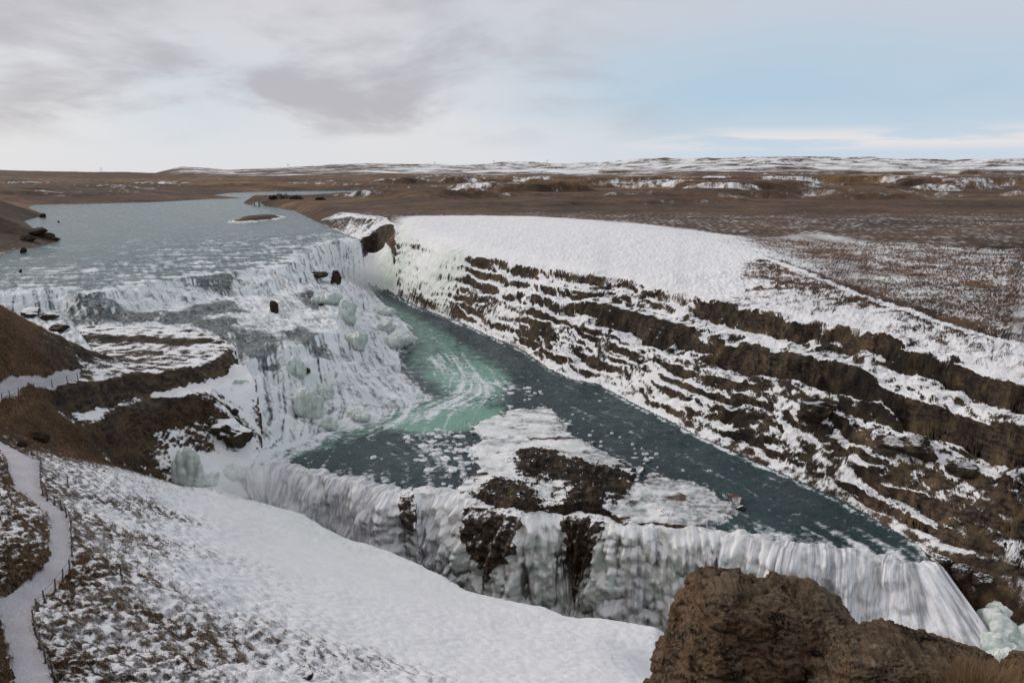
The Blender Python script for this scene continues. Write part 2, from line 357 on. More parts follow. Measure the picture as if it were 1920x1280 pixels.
# snow bias: >0.5 means snow lies
SNOW_P = paint([
    (xy(CREST2) + [(110, 70), (300, 20), (270, 430), (-40, 430), (-60, 300)], .16),
    (xy(PL([(551, 396, 0), (588, 415, 0), (640, 437, 0), (668, 446, 0), (690, 428, 4), (660, 406, 5.2), (600, 384, 4.4), (545, 379, 3.6), (490, 376, 3), (470, 384, 1)])), .50),
    (POLY_WALL, .09),
    ([(-140, 200), (-140, 262), (-172, 298), (-212, 362), (-229, 408), (-270, 430), (-270, 150)], .10),
    (xy(WRIM) + xy(CREST2[::-1]), .60),
    (xy(PL([(1040, 490, 2.4), (1180, 518, 1.6), (1300, 548, 1), (1420, 500, 4), (1330, 470, 5), (1180, 455, 5), (1060, 455, 5)])), .42),
    (xy(PL([(1180, 518, 1.6), (1300, 548, 1), (1420, 572, 1), (1560, 600, 1), (1920, 700, 1), (1920, 640, 1.6), (1600, 545, 2.4), (1420, 480, 4.4), (1330, 500, 4)])), -.04),
    (xy(PL([(1480, 580, 1), (1560, 600, 1), (1680, 628, 1), (1920, 700, 1), (1920, 640, 1.6), (1700, 590, 2), (1560, 560, 2.2)])), -.36),
    (xy(PL([(1400, 475, 4.4), (1500, 505, 3.4), (1700, 582, 2.1), (1920, 650, 1.6), (1920, 690, 1), (1680, 620, 1.2), (1500, 560, 2)])), -.14),
    (xy(PL([(1400, 575, 1), (1480, 540, 2), (1560, 560, 2), (1700, 600, 1.6), (1920, 660, 1.6), (1920, 720, 1), (1680, 640, 1)])), .30),
    (xy(PL([(1380, 450, 4.4), (1500, 500, 3), (1640, 560, 2.2), (1920, 660, 1.6), (2200, 700, 2), (2200, 480, 3), (1700, 460, 3.4), (1500, 440, 4)])), .36),
    (xy(PL([(738, 440, 4), (1020, 490, 2.4), (1180, 520, 1.6), (1330, 560, 1), (1420, 470, 4.4), (1300, 440, 5.3), (1000, 408, 7), (742, 414, 6.5)])), .78),
    (xy(PL([(690, 541, -14), (700, 505, -6), (738, 436, 4), (860, 450, 4), (860, 545, -6), (830, 595, -14)])), 1.3),
    (xy(PL([(830, 595, -14), (850, 540, -6), (950, 560, -6), (1040, 600, -6), (1020, 690, -14)])), .92),
    (xy(PL([(860, 536, -6), (865, 462, 2.8), (950, 472, 2.8), (1080, 496, 2.2), (1080, 600, -6), (950, 562, -6)])), .56),
    (xy(PL([(950, 570, -6), (1040, 590, -6), (1300, 665, -6), (1300, 815, -14), (1020, 690, -14)])), .42),
    (xy(PL([(1560, 735, -6), (1800, 825, -6), (1920, 870, -6), (1920, 700, 1), (1680, 628, 1)])), .28),
    (POLY_NEAR, 1.0),
    (xy(PL([(77, 860, -1), (300, 900, -9), (380, 960, -9), (350, 1040, -6), (520, 1140, -7), (640, 1230, -8), (800, 1300, -8), (150, 1400, 1), (60, 1200, 0), (130, 1050, -.4)])), .82),
    (xy(PL([(131, 1068, -.3), (230, 1075, -3), (330, 1130, -5), (400, 1300, -2), (90, 1300, 0.5), (61, 1168, 0)])), .64),
    (xy(PL([(200, 980, -4), (300, 960, -7), (360, 1010, -7), (330, 1060, -5), (230, 1040, -3)])), .74),
    (xy(PL([(450, 1200, -5), (700, 1200, -10), (820, 1300, -8), (450, 1300, -2)])), .78),
    (xy(EDGE[1:]) + xy(EDGE_TOE[::-1]), 1.0),
    (xy(PATH_L) + [(-90, 30), (-90, 75)], .50),
    (pp([(-140, 600), (0, 548), (165, 650), (168, 676), (100, 700), (0, 720), (-80, 745)], 1.5), .20),
    (pp([(-80, 640), (0, 655), (60, 680), (110, 700), (0, 722), (-80, 745)], 1.0), .40),
    (pp([(0, 815), (60, 740), (150, 790), (210, 850), (100, 845), (60, 835)], -2.5), .36),
    (POLY_ISL, .85),
], 4, .25)
SHELF_L = [
    (pp([(1735, 1035), (1790, 1065), (1850, 1100), (1920, 1110), (1960, 1200), (1900, 1260), (1850, 1200), (1790, 1110)], -15), .30),
    (xy(S_BACK) + xy(S_FRONT[::-1]), .22), (xy(S_STEP_T) + xy(S_STEP_B[::-1]), -.4),
    (pp([(141, 648), (230, 650), (353, 654), (300, 690), (208, 712), (170, 716), (150, 690)], -3.6), .06),
    (xy(S_FRONT) + xy(S_TOE[::-1]), -.9),
    (xy(S_TOE[1:]) + xy(L_EDGE[::-1]), .55),
    (xy(L_EDGE[:-1]) + xy(L_TOE[:-1][::-1]), -.8),
    (xy(L_TOE) + xy(PL([(490, 840, -13), (460, 880, -14), (356, 909, -13), (300, 890, -10), (210, 856, -7)])), .40),
    (pp([(185, 800), (235, 795), (300, 800), (260, 840), (215, 850)], -8.2), -.05),
    (pp([(370, 800), (430, 780), (495, 800), (480, 825), (420, 840)], -10.8), .10),
    (pp([(395, 745), (437, 720), (480, 714), (492, 760), (480, 790), (400, 790)], -8), .60),
    (pp([(440, 655), (455, 680), (486, 712), (500, 760), (508, 800), (505, 860), (478, 850), (476, 790), (462, 740), (440, 700)], -8), .75),
    (pp([(330, 897), (400, 880), (480, 858), (520, 900), (450, 935), (380, 935)], -14), 1.5),
    (xy(PL([(672, 545, -14), (677, 468, -2.6), (706, 466, -2.2), (722, 456, -.6), (745, 470, 0), (760, 540, -10), (720, 552, -14)])), 1.5),
    (POLY_ISL, .85),
]
SHELF_W = paint([(p_, 1.0) for p_, v_ in SHELF_L], 1, 0)
_sv = np.zeros(RX.shape, np.float32); _sk = np.zeros(RX.shape, np.float32)
for p_, v_ in SHELF_L:
    m_ = inside(RX, RY, p_); _sv[m_] = v_; _sk[m_] = 1
SHELF_P = blur(_sv, 1) / np.maximum(blur(_sk, 1), .02)

ROCK_P = paint([
    ([(-140, 215), (-140, 262), (-172, 298), (-212, 362), (-229, 408), (-255, 400), (-190, 270), (-160, 225)], .5),
    (xy(WBASE) + [(41.5, 71), (48, 58), (56, 44), (70, 22), (80, 50)] + xy(WRIM[::-1]), 1),
    (xy(S_BACK) + xy(S_FRONT[::-1]), 1), (xy(S_FRONT) + xy(L_TOE[::-1]), 1),
    (xy(L_TOE) + xy(PL([(490, 840, -13), (460, 880, -14), (356, 909, -13), (300, 890, -10), (210, 856, -7)])), 1),
    (POLY_CASC, 1), (POLY_ISL, 1),
    (xy(EDGE[7:]) + xy(EDGE_TOE[::-1]), 1),
    (xy(PL([(675, 450, 0), (640, 437, 0), (588, 415, 0), (640, 396, 5), (725, 409, 5.6), (742, 414, 6.4), (738, 433, 4), (722, 462, -1.5), (706, 474, -3.2), (684, 474, -3.2)])), 1),
], 2, 0)
TUSS_P = paint([
    (pp([(-140, 560), (0, 548), (165, 650), (168, 676), (100, 700), (0, 740), (0, 815), (60, 835), (200, 850), (150, 795), (70, 742), (-80, 745)], 0.5), .6),
    (POLY_NEAR, .35), (xy(PATH_L) + [(-90, 30), (-90, 75)], 1.0),
    (xy(PL([(77, 860, -1), (300, 900, -9), (380, 960, -9), (350, 1040, -6), (520, 1140, -7), (640, 1230, -8), (900, 1300, -8), (150, 1400, 1), (60, 1200, 0), (130, 1050, -.4)])), 1.0),
    (xy(PL([(450, 1000, -12), (600, 1010, -14), (900, 1130, -16), (700, 1130, -13), (480, 1060, -11)])), .08),
    (xy(WRIM) + xy(CREST2[::-1]), .7), (xy(PL([(1180, 518, 1.6), (1300, 548, 1), (1420, 572, 1), (1560, 600, 1), (1920, 700, 1), (1920, 640, 1.6), (1600, 545, 2.4), (1420, 480, 4.4), (1330, 500, 4)])), 1.1),
    (xy(CREST2[6:]) + [(110, 70), (150, 200)], .9),
    (pp([(-80, 640), (0, 655), (60, 680), (110, 700), (0, 722), (-80, 745)], 1.0), .6),
    (xy(L_TOE) + xy(PL([(490, 840, -13), (460, 880, -14), (356, 909, -13), (300, 890, -10), (210, 856, -7)])), 1.1),
], 4, .15)
ICE_P = paint([
    (xy(PL([(672, 545, -14), (677, 488, -5), (706, 484, -4.4), (722, 470, -2.4), (745, 440, 2), (780, 540, -10), (720, 556, -14)])), .9),
    (xy(PL([(690, 541, -14), (700, 505, -6), (730, 440, 4), (866, 455, 4), (866, 545, -6), (850, 595, -14)])), 1),
    (pp([(430, 930), (560, 965), (800, 1065), (960, 1125), (820, 1100), (640, 1040), (480, 980)], -15.5), .55),
    (pp([(560, 720), (640, 700), (780, 740), (650, 800), (560, 800)], -11), .3),
], 5, 0)
FLAT_P = paint([(POLY_PATH, 1), (POLY_UPATH, 1)], 1, 0)
# gentle smoothing of broad land, crisp on the ledges and lips
base = RN.A
soft = blur(base, 6)
crisp = np.clip(ROCK_P + paint([(POLY_UP, 1), (POLY_LOW, 1), (POLY_CASC, 1)], 2, 0) + paint([(xy(off(EDGE[5:], 6, 0)) + xy(off(EDGE[5:], -4, 0))[::-1], 1)], 1, 0) + FLAT_P, 0, 1)
RN.A = blur(lerp(soft, base, crisp), 1, 1)
print('tin', round(time.time() - T0, 1))

# ------------------------------------------------------------------ far land
SKY_PX = [(-400, 312), (-100, 315), (0, 317), (100, 320), (180, 321), (290, 323), (302, 320), (340, 311), (390, 313), (430, 317), (480, 314), (560, 311), (690, 304), (760, 306), (850, 307), (1000, 303), (1100, 304), (1160, 301), (1200, 297), (1300, 294), (1500, 292), (1650, 293), (1780, 299), (1850, 296), (1920, 296), (2300, 296)]
DS = 5200.0


def far_h(X, Y):
    t = X / Y
    px = 960 + F / CP * t
    sky = np.interp(px, [a for a, b in SKY_PX], [b for a, b in SKY_PX])
    zs = CAMZ + (320 - sky) / (F / CP / CP) * DS - 6
    k = np.clip((Y - 850) / (DS - 850), 0, 1)
    z = 6.5 + (zs - 6.5) * (0.35 * k + .65 * k * k)
    rel = ss(850, 1600, Y)
    right = ss(-.25, .05, t)
    n = fb2(X / 420 + 3, Y / 420, 4, 5)
    z = z + rel * (n * (8 + 16 * k) * (.35 + .65 * right))
    step = 9.0 + 6 * k
    q = z / step + .3 * fb2(X / 160, Y / 160, 3, 21)
    fr = q - np.floor(q)
    zt = (np.floor(q) + ss(.62, .98, fr)) * step
    z = lerp(z, zt, .55 * ss(1000, 1500, Y) * right)
    z = z + rel * fb2(X / 45, Y / 45, 3, 33) * 1.6
    # behind the skyline the land falls away again
    z = z - np.clip((Y - DS) / 2000, 0, 1) * 60
    return z


CW = paint([(POLY_CASC, 1)], 3, 0)


def base_h(X, Y):
    m = np.where((Y < 300) & (X < 30), RN.sample(X, Y, CW), 0)
    k_ = m > .01
    if k_.any():
        x, y = X[k_], Y[k_]; X = X.copy(); Y0 = Y; Y = Y.copy()
        X[k_] = x + m[k_] * (2.6 * fb2(x / 7, y / 7, 3, 501) + .15 * n2(x / 1.9, y / 1.9, 503)); Y[k_] = y + m[k_] * (3.2 * fb2(x / 7 + 9, y / 7, 3, 502) + .15 * n2(x / 1.9, y / 1.9, 504))
        r_ = base_h0(X, Y); return r_
    return base_h0(X, Y)


def base_h0(X, Y):
    near = RN.sample(X, Y)
    farr = RF.sample(X, Y)
    ins = ss(262, 245, np.abs(X)) * ss(425, 400, Y)
    z = lerp(farr, near, ins)
    w = ss(820, 1150, Y)
    if (w > 0).any():
        z = lerp(z, far_h(X, np.maximum(Y, 50)), w)
    return z


# ------------------------------------------------------------------ adaptive terrain sheet (dense where the land is steep)
NC, NR = 1450, 1500
tt = np.linspace(-.82, .82, NC)
ys = [-0.0]
y = 0.6
while y < 9000:
    ys.append(y)
    y += min(max(.12, .0025 * y), 0.35) if y < 330 else max(.35, (y / 330.0) ** 2 * .6)
ys = np.array(ys[1:])
YY = np.repeat(ys[:, None], NC, 1); XX = YY * tt[None, :]
Zb = np.concatenate([base_h(XX[i:i + 200], YY[i:i + 200]) for i in range(0, len(ys), 200)])
dY = np.diff(YY, axis=0); dZ = np.diff(Zb, axis=0); ym = np.maximum(YY[:-1], 6)
ang = np.abs(dZ / ym - (Zb[:-1] - CAMZ) * dY / ym ** 2)
w = ang + .35 * np.hypot(dY, dZ) / (ym + 40) + .012 * dY / ym
w = w * np.where(YY[:-1] < 25, .2, 1.0) * np.where((YY[:-1] > 30) & (YY[:-1] < 70), 1.35, 1.0)
k = np.ones(15) / 15
w = np.apply_along_axis(lambda r: np.convolve(np.pad(r, 7, mode='edge'), k, 'valid'), 1, w)
C = np.concatenate([np.zeros((1, NC)), np.cumsum(w, 0)])
GY = np.empty((NR, NC)); GZ = np.empty((NR, NC))
for c in range(NC):
    u = np.linspace(0, C[-1, c], NR)
    GY[:, c] = np.interp(u, C[:, c], ys)
del YY, XX, Zb, dY, dZ, w, C, ang, ym
GX = GY * tt[None, :]
GZ = base_h(GX, GY).astype(np.float32)
print('rows', [(round(float(v), 1), round(float(np.interp(v, GY[1:, 700], np.diff(GY[:, 700]))), 3)) for v in (20, 40, 60, 80, 100, 130, 170, 250, 500, 2000)])
print('grid', round(time.time() - T0, 1))

# ------------------------------------------------------------------ flow of the water, drawn out as streaks (line integral of noise along the current)
FLOWV = [((300, 450), (330, 520)), ((500, 440), (600, 460)), ((100, 480), (110, 545)), ((60, 550), (70, 590)), ((200, 545), (210, 595)), ((330, 525), (345, 565)), ((440, 510), (455, 550)), ((540, 505), (560, 540)), ((600, 460), (650, 500)), ((660, 450), (676, 540)),
         ((300, 600), (420, 620)), ((450, 590), (520, 625)), ((560, 580), (610, 620)), ((470, 655), (505, 740)), ((540, 650), (570, 740)), ((600, 630), (650, 710)), ((620, 590), (690, 640)), ((640, 545), (690, 570)), ((560, 745), (600, 800)), ((650, 715), (760, 745)), ((690, 650), (745, 662)),
         ((710, 560), (740, 590)), ((780, 600), (850, 660)), ((860, 660), (900, 720)), ((950, 700), (1060, 770)), ((880, 730), (760, 770)), ((760, 780), (600, 830)), ((600, 840), (520, 870)), ((700, 850), (690, 905)), ((560, 870), (550, 895)), ((830, 880), (830, 925)), ((1200, 820), (1400, 920)), ((1400, 920), (1600, 1010)), ((1600, 1010), (1680, 1060)), ((1000, 720), (1200, 820))]
RL = Raster(-125, 62, 62, 300, 0.22)
LX, LY = RL.coords()


def flow_field():
    gx = np.zeros(LX.shape, np.float32); gy = np.zeros(LX.shape, np.float32); sw = np.zeros(LX.shape, np.float32)
    for a, b in FLOWV:
        zz = RN.sample(np.array([P(*a, -7)[0]]), np.array([P(*a, -7)[1]]))[0]
        za = 0 if a[1] < 505 and a[0] < 650 else (-14 if a[0] > 700 or a[1] > 780 else -6)
        p, q = P(*a, za), P(*b, za)
        dx_, dy_ = q[0] - p[0], q[1] - p[1]; L = math.hypot(dx_, dy_)
        mx, my = (p[0] + q[0]) / 2, (p[1] + q[1]) / 2
        w_ = 1 / ((LX - mx) ** 2 + (LY - my) ** 2 + 9) ** 1.6
        gx += w_ * dx_ / L; gy += w_ * dy_ / L; sw += w_
    l = np.hypot(gx, gy) + 1e-9
    return (gx / l).astype(np.float32), (gy / l).astype(np.float32)


VX, VY = flow_field()
_rs = np.random.RandomState(3)


def lic(length, sc):
    nz_ = n2(LX / sc, LY / sc, 400) + .6 * n2(LX / sc * 2.1, LY / sc * 2.1, 401)
    acc = nz_.copy(); cnt = 1
    for sg in (1, -1):
        ix = LX.copy(); iy = LY.copy(); st_ = .3
        for k_ in range(int(length / st_)):
            i = np.clip(((ix - RL.x0) / RL.c + .5).astype(np.int32), 0, RL.nx - 1); j = np.clip(((iy - RL.y0) / RL.c + .5).astype(np.int32), 0, RL.ny - 1)
            ix = ix + sg * st_ * VX[j, i]; iy = iy + sg * st_ * VY[j, i]
            i = np.clip(((ix - RL.x0) / RL.c + .5).astype(np.int32), 0, RL.nx - 1); j = np.clip(((iy - RL.y0) / RL.c + .5).astype(np.int32), 0, RL.ny - 1)
            acc += nz_[j, i]; cnt += 1
    acc -= acc.mean()
    return (acc / (acc.std() * 2.2)).astype(np.float32)


LIC1 = lic(3.6, .42)
LIC2 = lic(6.5, 1.3)
print('flow', round(time.time() - T0, 1))

X, Y = GX, GY
near = (np.abs(X) < 262) & (Y < 420)


def smp(A, fill=0.0):
    return np.where(near, RN.sample(X, Y, A), fill).astype(np.float32)


def on(mask, fn, fill=0.0):
    """evaluate fn(x, y, z) only where the mask holds"""
    r = np.full(X.shape, fill, np.float32)
    if mask.any(): r[mask] = fn(X[mask], Y[mask], GZ[mask])
    return r


snow = smp(SNOW_P, .2)
snow = np.where(smp(SHELF_W) > .30, smp(SHELF_P), snow)
rock = smp(ROCK_P); tuss = smp(TUSS_P, .2); ice = smp(ICE_P)
qm = (Y < 420) & (np.abs(X) < 262)
qx = on(qm, lambda x, y, z: fb2(x / 3.1, y / 3.1, 3, 11)); qy = on(qm, lambda x, y, z: fb2(x / 3.1 + 40, y / 3.1, 3, 12))
pm_ = (Y < 110) & (X < 0)
Xs = X + on(pm_, lambda x, y, z: .22 * fb2(x / .9, y / .9, 2, 13)); Ys = Y + on(pm_, lambda x, y, z: .22 * fb2(x / .9, y / .9, 2, 14))
mup = inside(X, Y, POLY_UP); mcas = inside(X, Y, POLY_CASC) & ~mup; mlow = inside(X, Y, POLY_LOW)
mpath = inside(Xs, Ys, POLY_PATH) | inside(Xs, Ys, POLY_UPATH)
misl = inside(X + 2.8 * qx, Y + 2.8 * qy, POLY_ISL) & mlow
mwall = inside(X, Y, POLY_WALL) & ~mlow
mnear = inside(X, Y, POLY_NEAR)
mgor = inside(X, Y, xy(LIP_TOE) + [(46, 52), (70, 18), (52, 10)] + xy(EDGE_TOE[::-1]))
ic = P(484, 411, 0)
de = np.hypot((X - ic[0]) / 8.6, (Y - ic[1]) / 27) + .22 * on(np.hypot(X - ic[0], Y - ic[1]) < 60, lambda x, y, z: fb2(x / 5, y / 9, 3, 15))
mislet = de < 1
mup &= ~mislet
water = (mup | mlow | mgor) & ~misl
land = ~(water | mcas | mpath)
nland = land & (Y < 430)
d_wall = np.zeros(X.shape, np.float32); s_wall = np.zeros(X.shape, np.float32)
d_wall[mwall], s_wall[mwall] = seg_dist(X[mwall], Y[mwall], xy(WBASE) + [(41.5, 71), (48, 58), (56, 44), (70, 22)])
lic1 = np.where((Y > 62) & (Y < 300), RL.sample(X, Y, LIC1), 0); lic2 = np.where((Y > 62) & (Y < 300), RL.sample(X, Y, LIC2), 0)
dl1 = np.full(X.shape, 99, np.float32); m_ = (Y > 120) & (Y < 330) & (X < 20); dl1[m_] = seg_dist(X[m_], Y[m_], xy(LIP1))[0]

# --- rock wall: strata ledges and broken faces
mrock = mwall | ((rock > .3) & nland)
wm = np.where(mrock, rock, 0) * ss(-13.9, -12.6, GZ)
LEV = np.array([-16, -13.6, -11.8, -9.8, -8.4, -6.4, -3.6, -1.6, 1.3, 4, 9, 40.])
LEVR = np.array([-16, -13.4, -11.9, -10.2, -9.0, -7.3, -2.6, 0.9, 2.6, 9, 20, 30, 40.])


def ledges(L, z, a, b):
    ki = np.clip(np.searchsorted(L, z) - 1, 0, len(L) - 2)
    fr = (z - L[ki]) / (L[ki + 1] - L[ki])
    return L[ki] + (L[ki + 1] - L[ki]) * (.12 * fr + .88 * ss(a, b, fr))


if mwall.any():
    x, y, z, s_ = X[mwall], Y[mwall], GZ[mwall], s_wall[mwall]
    warp = fb2(x / 9, y / 9, 3, 41) * .95 + fb2(x / 2.2, y / 2.2, 3, 44) * .34 + 1.1 * fb2(s_ / 22, z * 0 + 3.3, 2, 46) + .45 * fb2(s_ / 5.5, z / 6, 2, 48)
    kr = ss(95, 150, s_)
    zi = z + warp
    zt = lerp(ledges(LEV, zi, .48, .84), ledges(LEVR, zi, .50, .80), kr) - warp
    pres = ss(lerp(-.22, -.40, kr), .25, fb2(s_ / 10, z / 2.6, 3, 47) + .35 * ss(-8, -4, z) - .12)
    q2 = zt / .95 + .3 * fb2(s_ / 9, z / 3, 3, 49); f2_ = q2 - np.floor(q2)
    zt = lerp(zt, zt - .95 * (f2_ - ss(.45, .95, f2_)), .75)
    GZ[mwall] = lerp(z, zt, pres * wm[mwall] * (1 - .8 * ice[mwall]))
GZ = GZ + wm * (1 - .7 * ice) * on(mrock, lambda x, y, z: fb2(x / 1.5, y / 1.5, 5, 51, .7) * .80 + np.abs(n2(x / 4.2, y / 4.2, 52)) * .9 - .3) * np.where(mwall, .48, .30)
# --- tussocks
fade = ss(420, 160, Y)
mt = (land | mpath) & (Y < 420)
tw = on(mt, lambda x, y, z: worley2(x / .85 + .45 * n2(x / 2.6, y / 2.6, 60), y / .62 + .45 * n2(x / 2.2, y / 2.2, 59), 61)[0])
lum2 = on(mt, lambda x, y, z: fb2(x / .55, y / .42, 3, 64))
lum5 = on(mt, lambda x, y, z: fb2(x / 4, y / 3.2, 3, 66))
lumps = ss(.85, .05, tw)
tu = np.where(land | mpath, tuss, 0) * (1 - .92 * mpath) * fade * (1 - np.clip(rock, 0, 1) * .5)
GZ = GZ + tu * (.24 * lumps + .13 * lum2 + .42 * lum5)
GZ = GZ + on(nland, lambda x, y, z: .25 * fb2(x / 14, y / 14, 3, 70)) * fade
mfar = (Y > 325) & (Y < 1550) & land
dub = np.full(X.shape, 999, np.float32)
dub[mfar] = np.minimum(seg_dist(X[mfar], Y[mfar], xy(UBANK))[0], seg_dist(X[mfar], Y[mfar], xy(UBANK2))[0])
rel = ss(8, 90, dub) * land * ss(330, 640, Y) * ss(1500, 1000, Y)
rg = on(mfar, lambda x, y, z: fb2(x / 120 + 9, y / 95, 4, 73))
GZ = GZ + rel * (6.5 * ss(.0, .30, rg) * (.3 + .8 * ss(-100, 0, X + .1 * Y)) + on(mfar, lambda x, y, z: 1.6 * fb2(x / 30, y / 30, 4, 72)))
# --- ice drapes on the far wall: vertical organ-pipe folds and bulges
mic = mwall & (ice > .02)
if mic.any():
    a_ = 30 + s_wall[mic]
    wv, _ = worley2(a_ / 1.6 + .3 * n2(a_ / 2, GZ[mic] / 3, 81), GZ[mic] / 4.5, 80)
    GZ[mic] += ice[mic] * (1.5 * (.6 - wv) + .9 * fb2(a_ / 5, GZ[mic] / 3, 2, 82))
# --- cascades: small steps
if mcas.any():
    x, y, z = X[mcas], Y[mcas], GZ[mcas]
    cw = fb2(x / 13, y / 9, 3, 90) * .9 + fb2(x / 2.8, y / 2.8, 2, 91) * .16
    stp = 1.9
    q = z / stp + cw; fr = q - np.floor(q)
    zt = (np.floor(q) + .06 * fr + .94 * ss(.42, .95, fr) - cw) * stp
    GZ[mcas] = lerp(z, zt, .62) + fb2(x / .8, y / .8, 4, 97, .6) * .24 + np.maximum(0, fb2(x / 4, y / 4, 3, 98)) * .9 + .12 * lic1[mcas] + .10 * lic2[mcas]
# --- water
rap = ss(80, 10, dl1)
GZ = np.where(mup & (dl1 > 5), np.maximum(GZ, 0) * ss(60, 5, dl1), GZ)
GZ = GZ + on(mup, lambda x, y, z: fb2(x / 1.4, y / .9, 3, 100) * .07 + fb2(x / 5, y / 3.5, 3, 103) * .12) * (.8 + 2.6 * rap)
GZ = GZ + on(mlow & ~misl, lambda x, y, z: fb2(x / 1.3, y / .9, 3, 100) * .10 + fb2(x / 4, y / 2.6, 3, 103) * .16) * 1.5
GZ = np.where(mislet, 1.5 * ss(1.0, .45, de) + .12, GZ)
# --- island of ice and rock above the lower fall
di = np.zeros(X.shape, np.float32); di[misl] = seg_dist(X[misl], Y[misl], xy(ISL) + [xy(ISL)[0]])[0]
irock = paint([(pp([(958, 840), (1000, 834), (1050, 844), (1080, 862), (1130, 868), (1180, 884), (1200, 900), (1170, 922), (1130, 936), (1145, 985), (1060, 985), (1040, 940), (1075, 920), (1050, 892), (1000, 892), (970, 874)], -13.4), 1),
               (pp([(880, 925), (900, 900), (940, 890), (990, 905), (1010, 940), (1005, 985), (930, 985)], -13.6), 1),
               (pp([(880, 905), (930, 885), (960, 900), (900, 925)], -13.8), .5),
               (pp([(1220, 950), (1260, 945), (1275, 970), (1230, 975)], -13.8), .8)], 2, 0)
ir = np.where(misl, np.clip(RN.sample(X + 2.0 * qx, Y + 2.0 * qy, irock) + .55 * on(misl, lambda x, y, z: fb2(x / 1.3, y / .8, 4, 113, .65)) * ss(.02, .5, RN.sample(X, Y, blur(irock, 3))), 0, 1.2), 0)
GZ = np.where(misl, GZ + .28 * ss(0, .5, di) + ir * ss(0, 1.5, di) * (.8 + on(misl, lambda x, y, z: .9 * fb2(x / 1.5, y / 1.1, 4, 110, .6))) + on(misl, lambda x, y, z: .16 * fb2(x / 1.1, y / 1.1, 3, 112)), GZ)
print('detail', round(time.time() - T0, 1))

# --- normals of the sheet
PXYZ = np.stack([X, Y, GZ], -1).astype(np.float32)
du = np.empty_like(PXYZ); dv = np.empty_like(PXYZ)
du[:, 1:-1] = PXYZ[:, 2:] - PXYZ[:, :-2]; du[:, 0] = PXYZ[:, 1] - PXYZ[:, 0]; du[:, -1] = PXYZ[:, -1] - PXYZ[:, -2]
dv[1:-1] = PXYZ[2:] - PXYZ[:-2]; dv[0] = PXYZ[1] - PXYZ[0]; dv[-1] = PXYZ[-1] - PXYZ[-2]
N = np.cross(du, dv); N /= np.maximum(np.linalg.norm(N, axis=-1, keepdims=True), 1e-9)
N *= np.sign(N[..., 2:3]) + (N[..., 2:3] == 0)
nz = N[..., 2]
# rough faces: push the steep rock sideways too
st = np.where(mrock, ss(.92, .55, nz), 0)
ms = st > .01
pushn = on(ms, lambda x, y, z: fb3(x / .9, y / .9, z / 1.4, 3, 120) * .34 + fb3(x / 2.4, y / 2.4, z / 5, 2, 124) * .40) * (1 - .5 * ice)
PXYZ = PXYZ + (st * pushn)[..., None] * N

# ------------------------------------------------------------------ surface attributes of the sheet
far1 = ss(700, 1300, Y)
sl = np.where(mwall, (nz - .62) * 1.6, np.where(rock > .5, (nz - .74) * 1.7, np.maximum((nz - .93) * 3.0, -.22)))
sn = snow + sl * (1 - ss(400, 800, Y))
sn = sn + np.where((rock > .5) & nland & ~mwall & (Y < 140), .70 * on(qm & (Y < 140), lambda x, y, z: fb2(x / 4.5, y / 1.3, 4, 137, .65)), 0)
sn = sn + on(qm, lambda x, y, z: .16 * fb2(x / 7, y / 7, 3, 130) + np.where((x > -60) & (y > 90), .22 * fb2(x / 16, y / 16, 4, 129, .6), 0) * (1 - ss(-2, -6, z))) + tu * (.26 * on(mt, lambda x, y, z: fb2(x / 6, y / 4, 3, 131)) + .30 * (lumps - .45) * -1 * .4 + .22 * lum2)
if mwall.any():
    s_ = s_wall[mwall]
    sn[mwall] += .46 * fb2(s_ / .8, GZ[mwall] / .45, 4, 132, .7) + .34 * fb2(s_ / 3.0, GZ[mwall] / .6, 4, 133, .65) + .26 * n2(s_ / .8, GZ[mwall] / 3.5, 134) * ss(150, 40, s_) + .24 * fb2(s_ / 12, GZ[mwall] / 2.5, 3, 135) + .26 * ss(.12, .34, fb2((s_ + GZ[mwall] * 1.1) / 9, GZ[mwall] / 3.4, 3, 136))
fs = .12 + on(Y > 280, lambda x, y, z: .24 * fb2(x / 60, y / 30, 4, 140) + .12 * fb2(x / 14, y / 9, 3, 143))
fs = fs + on((Y > 180) & (Y < 1500), lambda x, y, z: .11 * n2(x / 2.1, y / 3.4, 144) + .44 * fb2(x / 8, y / 15, 5, 139, .7)) * ss(1500, 500, Y)
fs = fs + on((Y > 450) & (Y < 1700), lambda x, y, z: .50 * fb2(x / 6, y / 16, 3, 138, .7)) * ss(450, 650, Y)
fs = fs + rel * .40 * ss(.999, .985, nz) * ss(-.1, .3, on(mfar, lambda x, y, z: fb2(x / 90, y / 90, 2, 141)) + .05)
fs = fs + on((Y > 1000) & (Y < 6500), lambda x, y, z: .30 * fb2(x / 60, y / 40, 3, 151, .7)) * far1
fs = fs + far1 * (on(Y > 700, lambda x, y, z: .34 * fb2(x / 230, y / 130, 5, 145, .6)) + .14 * ss(-.3, 0, X / Y))
fs = fs + ss(1350, 2600, Y) * (.34 + on(Y > 1300, lambda x, y, z: .85 * fb2(x / 260, y / 170, 5, 149, .65))) * ss(-.44, -.38, X / Y)
wfar = np.where(near, ss(300, 415, Y) * land, 1.0)
sn = sn + np.where(near & land & (snow < .3), on(nland, lambda x, y, z: .28 * n2(x / 1.4, y / 2.2, 148) - .02), 0)
sn = lerp(sn, fs, wfar)
sn = np.where(mislet, .95 - 1.3 * ss(.98, .62, de) + .5 * qx, sn)
TRAIL = PL([(1385, 468, 4.4), (1450, 488, 3.9), (1520, 512, 3.3), (1590, 542, 2.6), (1660, 570, 2.2), (1740, 594, 2.0), (1830, 626, 1.7), (1920, 648, 1.6)])
mtr = nland & (X > 20) & (Y > 70) & (Y < 260)
